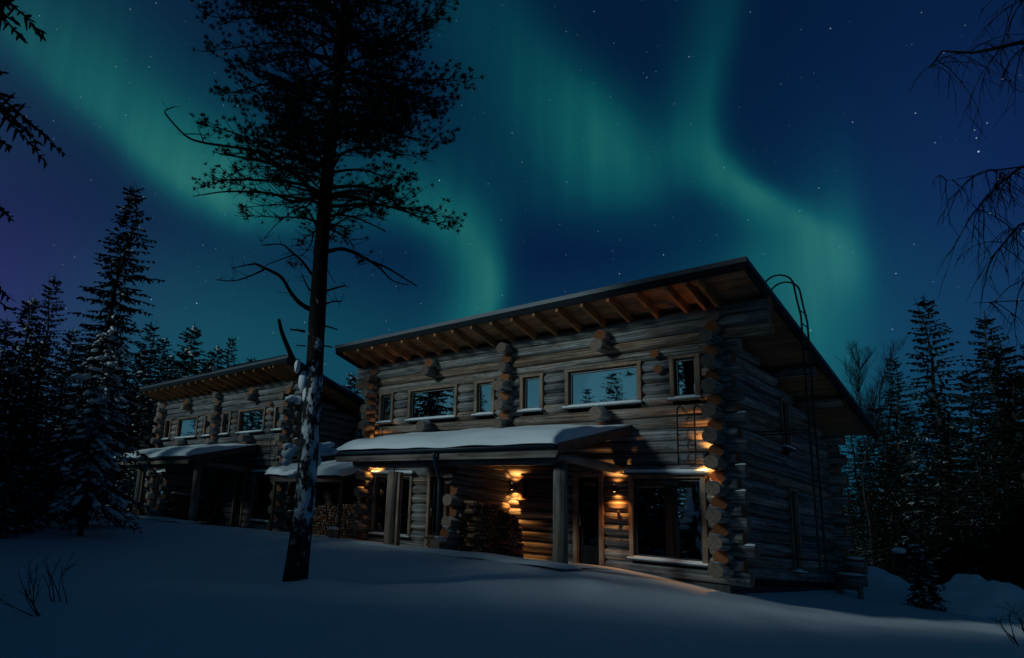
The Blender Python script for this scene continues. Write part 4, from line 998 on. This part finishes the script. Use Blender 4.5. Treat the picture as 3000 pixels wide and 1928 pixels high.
bare = [([(868, 1262), (960, 1250), (1090, 1310), (1180, 1348), (1320, 1435)], .05, .012, (0, .1, .3, .4, .5)), ([(1085, 1308), (1140, 1350), (1200, 1408), (1285, 1430)], .028, .008, (.3, .35, .45, .5)),
        ([(832, 1410), (790, 1370), (745, 1310), (690, 1262), (640, 1225), (540, 1230)], .04, .009, (0, 0, -.1, -.3, -.4, -.5)), ([(815, 1565), (740, 1525), (690, 1470), (640, 1390), (560, 1345), (510, 1322)], .055, .022, (0, -.08, -.2, -.4, -.5, -.55)),
        ([(512, 1322), (460, 1330), (392, 1345)], .022, .006, (-.55, -.6, -.7)), ([(555, 1350), (480, 1385), (400, 1408), (310, 1402)], .022, .007, (-.5, -.6, -.75, -.85)), ([(700, 1278), (640, 1300), (560, 1330)], .018, .008, (-.1, -.3, -.45)),
        ([(850, 1462), (910, 1445), (962, 1430)], .030, .016, (0, .2, .35)), ([(850, 1530), (895, 1512), (940, 1512)], .026, .012, (0, .15, .25)), ([(818, 1480), (778, 1448), (752, 1395), (742, 1372)], .022, .010, (0, -.05, -.1, -.15)),
        ([(862, 1330), (885, 1380), (915, 1425)], .010, .006, (0, .1, .1)),
        ([(820, 990), (740, 900), (650, 840), (500, 800), (330, 770)], .07, .014, (0, .2, .5, .6, .7)), ([(640, 835), (520, 760), (380, 735), (250, 715), (160, 680), (60, 570), (72, 548), (105, 535)], .035, .010, (.5, .4, .2, .1, 0, -.1, -.1, -.1)),
        ([(250, 712), (225, 640), (222, 610)], .014, .006, (.1, .1, .1)), ([(160, 672), (220, 672), (262, 680)], .012, .008, (0, 0, 0)), ([(820, 985), (700, 1010), (590, 970), (370, 960), (200, 985)], .045, .008, (0, -.3, -.6, -.9, -1.1)),
        ([(886, 990), (1000, 985), (1150, 1030), (1300, 1050), (1430, 1085)], .045, .008, (0, .3, .5, .8, 1)), ([(880, 1080), (960, 1080), (1060, 1110), (1165, 1162)], .03, .010, (0, -.2, -.4, -.5)), ([(820, 1140), (775, 1060), (735, 1040), (620, 1120), (540, 1215)], .03, .006, (0, .2, .3, .5, .6)),
        ([(875, 1150), (930, 1130), (1005, 1165)], .018, .006, (0, .2, .3))]
for pts, r0, r1, dz in bare:
    out = limb([pp(a, b, d) for (a, b), d in zip(pts, dz)], r0, r1)
    if r0 > .02:
        for _ in range(7):
            c = out[qp.randrange(len(out) // 4, len(out))]; d = Vector((qp.uniform(-1, 1), qp.uniform(-1, 1), qp.uniform(-.5, .9))).normalized() * qp.uniform(.08, .32)
            twigs.tube([c, c + d * .6, c + d + Vector((0, 0, .03))], [.007, .005, .003], 3, caps=False)
# lower stubs: (axis height, side, pixel end) traced on the trunk photograph
def pq(zx, zy, dz=0.0): return at(650 + .682 * zx, 700 + .682 * zy, 13.3 + dz) - PB
for pts, r0, r1, dz in (([(362, 650), (345, 612), (318, 545), (285, 470), (256, 395), (245, 345)], .085, .030, (0, -.06, -.2, -.4, -.5, -.6)), ([(355, 398), (325, 392), (293, 390)], .028, .016, (0, -.1, -.2)), ([(425, 372), (460, 378), (497, 390)], .022, .012, (0, .1, .2)),
                        ([(412, 462), (445, 460), (476, 466)], .022, .012, (0, .15, .3)), ([(332, 700), (300, 680), (268, 668)], .045, .022, (0, -.15, -.25)), ([(358, 460), (335, 458), (318, 458)], .016, .010, (0, -.1, -.1)), ([(380, 905), (430, 895), (466, 885)], .04, .02, (-.1, .1, .3)), ([(380, 925), (440, 920), (484, 914)], .045, .02, (-.1, -.2, -.3)), ([(320, 905), (295, 900), (270, 905)], .03, .016, (-.2, -.4, -.5)), ([(320, 940), (295, 942), (268, 945)], .03, .014, (-.1, -.2, -.3))):
    limb([pq(a, b, d) for (a, b), d in zip(pts, dz)], r0, r1, 7)
twigs.build('branches', M['twig'], pine, fix=False)
needles.build('needles', M['pineneedle'], pine, fix=False)
# cushions of snow caught on the lower stubs
qs = random.Random(9)
def cushion(zx, zy, w, hgt, dz):
    c = pq(zx, zy, dz); rt_ = Matrix((RIGHT, Vector((-RIGHT.y, RIGHT.x, 0)).normalized(), Vector((0, 0, 1)))).transposed()
    sn = MB(); sn.ball(c, 1, 16, 10, sq=(w, .16, hgt), jit=.06, rng=qs, rot=rt_); sn.build('snow_pad', M['snow'], pine, fix=False)
for a in ((388, 880, .13, .28, -.22), (402, 905, .17, .16, -.2), (430, 892, .20, .075, .1), (462, 884, .11, .055, .3), (445, 914, .24, .075, -.2), (476, 913, .10, .06, -.3), (372, 925, .09, .13, -.24), (300, 908, .15, .11, -.35), (285, 922, .13, .10, -.4), (283, 890, .10, .06, -.35), (278, 955, .10, .09, -.25), (408, 955, .09, .10, -.22), (352, 610, .11, .20, -.2), (325, 545, .06, .14, -.25), (300, 685, .13, .06, -.15), (325, 692, .09, .08, -.12), (366, 665, .09, .24, -.23), (368, 770, .085, .22, -.23), (392, 730, .05, .30, -.20), (385, 830, .06, .22, -.2), (300, 1018, .10, .04, -.24), (335, 1005, .13, .05, -.25)):
    cushion(*a)
tag(pine, 'tall dark pine with a snow-plastered trunk standing before the cabins', 'tree')

# ------------------------------------------------------------------ near tree branches at the frame edges
def hang_twigs(g, q, pts, r0, n, L, down=.9):
    k = len(pts); g.tube(pts, [r0 * (1 - .8 * i / (k - 1)) for i in range(k)], 6, caps=False)
    for _ in range(n):
        i = q.randrange(1, k); p = Vector(pts[i - 1]).lerp(Vector(pts[i]), q.random()); l = L * q.uniform(.3, 1.1)
        d = Vector((q.uniform(-.7, .7), q.uniform(-.7, .7), q.uniform(-.6, .3))).normalized(); ps = [p]
        for j in range(5): d = (d + Vector((q.uniform(-.12, .12), q.uniform(-.12, .12), -down * .35))).normalized(); ps.append(ps[-1] + d * l / 5)
        g.tube(ps, [.007, .006, .005, .004, .003, .002], 3, caps=False)
        for _ in range(4):
            c = ps[q.randrange(1, 6)]; e = (d + Vector((q.uniform(-.8, .8), q.uniform(-.8, .8), q.uniform(-.3, .3)))).normalized() * l * q.uniform(.2, .45)
            g.tube([c, c + e * .5, c + e + Vector((0, 0, -.04))], [.004, .003, .002], 3, caps=False)
qb = random.Random(15); bt = at(3330, 900, 8.5); bt.z = gh(bt.x, bt.y) - .1
birch = empty('birch_tree', bt)
g = MB(); g.tube([(0, 0, 0), (.05, .02, 3), (.0, .05, 6), (.05, 0, 9.5)], [.13, .11, .08, .03], 10); g.build('trunk', M['trunk'], birch)
tw = MB()
for pts, r0, n, L in (([(3330, 240), (3130, 130), (2985, 125), (2915, 142), (2850, 155), (2760, 150), (2722, 200)], .035, 26, 1.0), ([(3330, 620), (3120, 470), (2990, 490), (2925, 540), (2860, 615)], .032, 40, .85), ([(3330, 760), (3110, 600), (2985, 660), (2900, 760)], .026, 32, .8), ([(3330, 900), (3100, 740), (2980, 830)], .02, 22, .7), ([(3330, 980), (3090, 880), (2960, 882), (2850, 888)], .014, 14, .5), ([(3330, 80), (3080, -60), (2960, 20)], .022, 30, .8), ([(2985, 490), (2900, 500), (2830, 520), (2770, 530)], .010, 14, .6)):
    P = [at(px, py, 8.5 + .35 * math.sin(i * 1.3 + px)) - bt for i, (px, py) in enumerate(pts)]
    hang_twigs(tw, qb, P, r0, n, L)
tw.build('branches', M['twig'], birch, fix=False)
tag(birch, 'bare birch whose drooping twigs hang into the upper right corner', 'tree')
qe = random.Random(18); st_ = at(-190, 900, 8.0); st_.z = gh(st_.x, st_.y) - .1
es = empty('spruce_tree', st_)
g = MB(); g.tube([(0, 0, 0), (0, 0, 5), (0, 0, 11)], [.16, .11, .03], 10); g.build('trunk', M['trunk'], es)
cr = MB(); sl = MB()
for x0, y0, x1, y1, nsp in ((-190, -160, 60, 140, 3), (-190, 40, 10, 250, 1), (-190, 170, 120, 455, 3), (-190, 480, 30, 650, 2), (-190, 20, 30, 55, 1), (-190, 760, 10, 900, 2), (-190, 860, 20, 990, 2), (-190, 320, 20, 430, 2)):
    a = at(x0, y0, 8.0) - st_; b = at(x1, y1, 8.0) - st_
    for k in range(nsp):
        bb = b + Vector((qe.uniform(-.25, .25), qe.uniform(-.3, .3), qe.uniform(-.12, .12))) * (k > 0); d = bb - a; L = math.hypot(d.x, d.y)
        spray(cr, qe, tuple(a), math.atan2(d.y, d.x), L, .35, d.z / L + .33, .07, .035, .17)
cr.build('crown', M['darkneedle'], es, fix=False)
tag(es, 'nearby spruce whose drooping boughs enter at the left edge', 'tree')
# bare shrubs poking out of the snow
def shrub(px, py, depth, seed, L, n, label, lean=(0, 0)):
    p = at(px, py, depth); p.z = gh(p.x, p.y) - .03; t = empty('bare_shrub', p); q = random.Random(seed); g = MB()
    def rec(a, d, l, r, lev):
        ps = [a]
        for i in range(4): d = (d + Vector((q.uniform(-.3, .3), q.uniform(-.3, .3), q.uniform(-.15, .2)))).normalized(); ps.append(ps[-1] + d * l / 4)
        g.tube(ps, [r * (1 - .6 * i / 4) for i in range(5)], 5, caps=False)
        if lev < 2:
            for _ in range(2): rec(ps[q.randrange(1, 5)], (d + Vector((q.uniform(-1, 1), q.uniform(-1, 1), q.uniform(-.2, .6)))).normalized(), l * q.uniform(.4, .65), r * .6, lev + 1)
    for i in range(n): rec(Vector((q.uniform(-.1, .1), q.uniform(-.1, .1), 0)), Vector((q.uniform(-.6, .6) + lean[0], q.uniform(-.6, .6) + lean[1], .9)).normalized(), L * q.uniform(.7, 1.1), .009, 0)
    g.build('stems', M['twig'], t, fix=False); return tag(t, label, 'shrub')
def foot_depth(px, py):
    lo, hi = 1.0, 60.0
    for _ in range(40):
        m = (lo + hi) / 2; p = at(px, py, m)
        if p.z > gh(p.x, p.y): lo = m
        else: hi = m
    return lo
shrub(182, 1765, foot_depth(182, 1765), 4, .62, 4, 'upright bare shrub in the open snow at the left')
shrub(98, 1805, foot_depth(98, 1805), 6, .60, 4, 'arching bare shrub at the left edge of the snow', lean=(-.7, -.6))
shrub(2990, 1890, foot_depth(2990, 1890), 8, .5, 5, 'bare shrub in the bottom right corner of the snow')
shrub(210, 1560, foot_depth(210, 1560), 12, .8, 3, 'dead twigs at the foot of the snow-bowed spruce', lean=(-.5, 0))
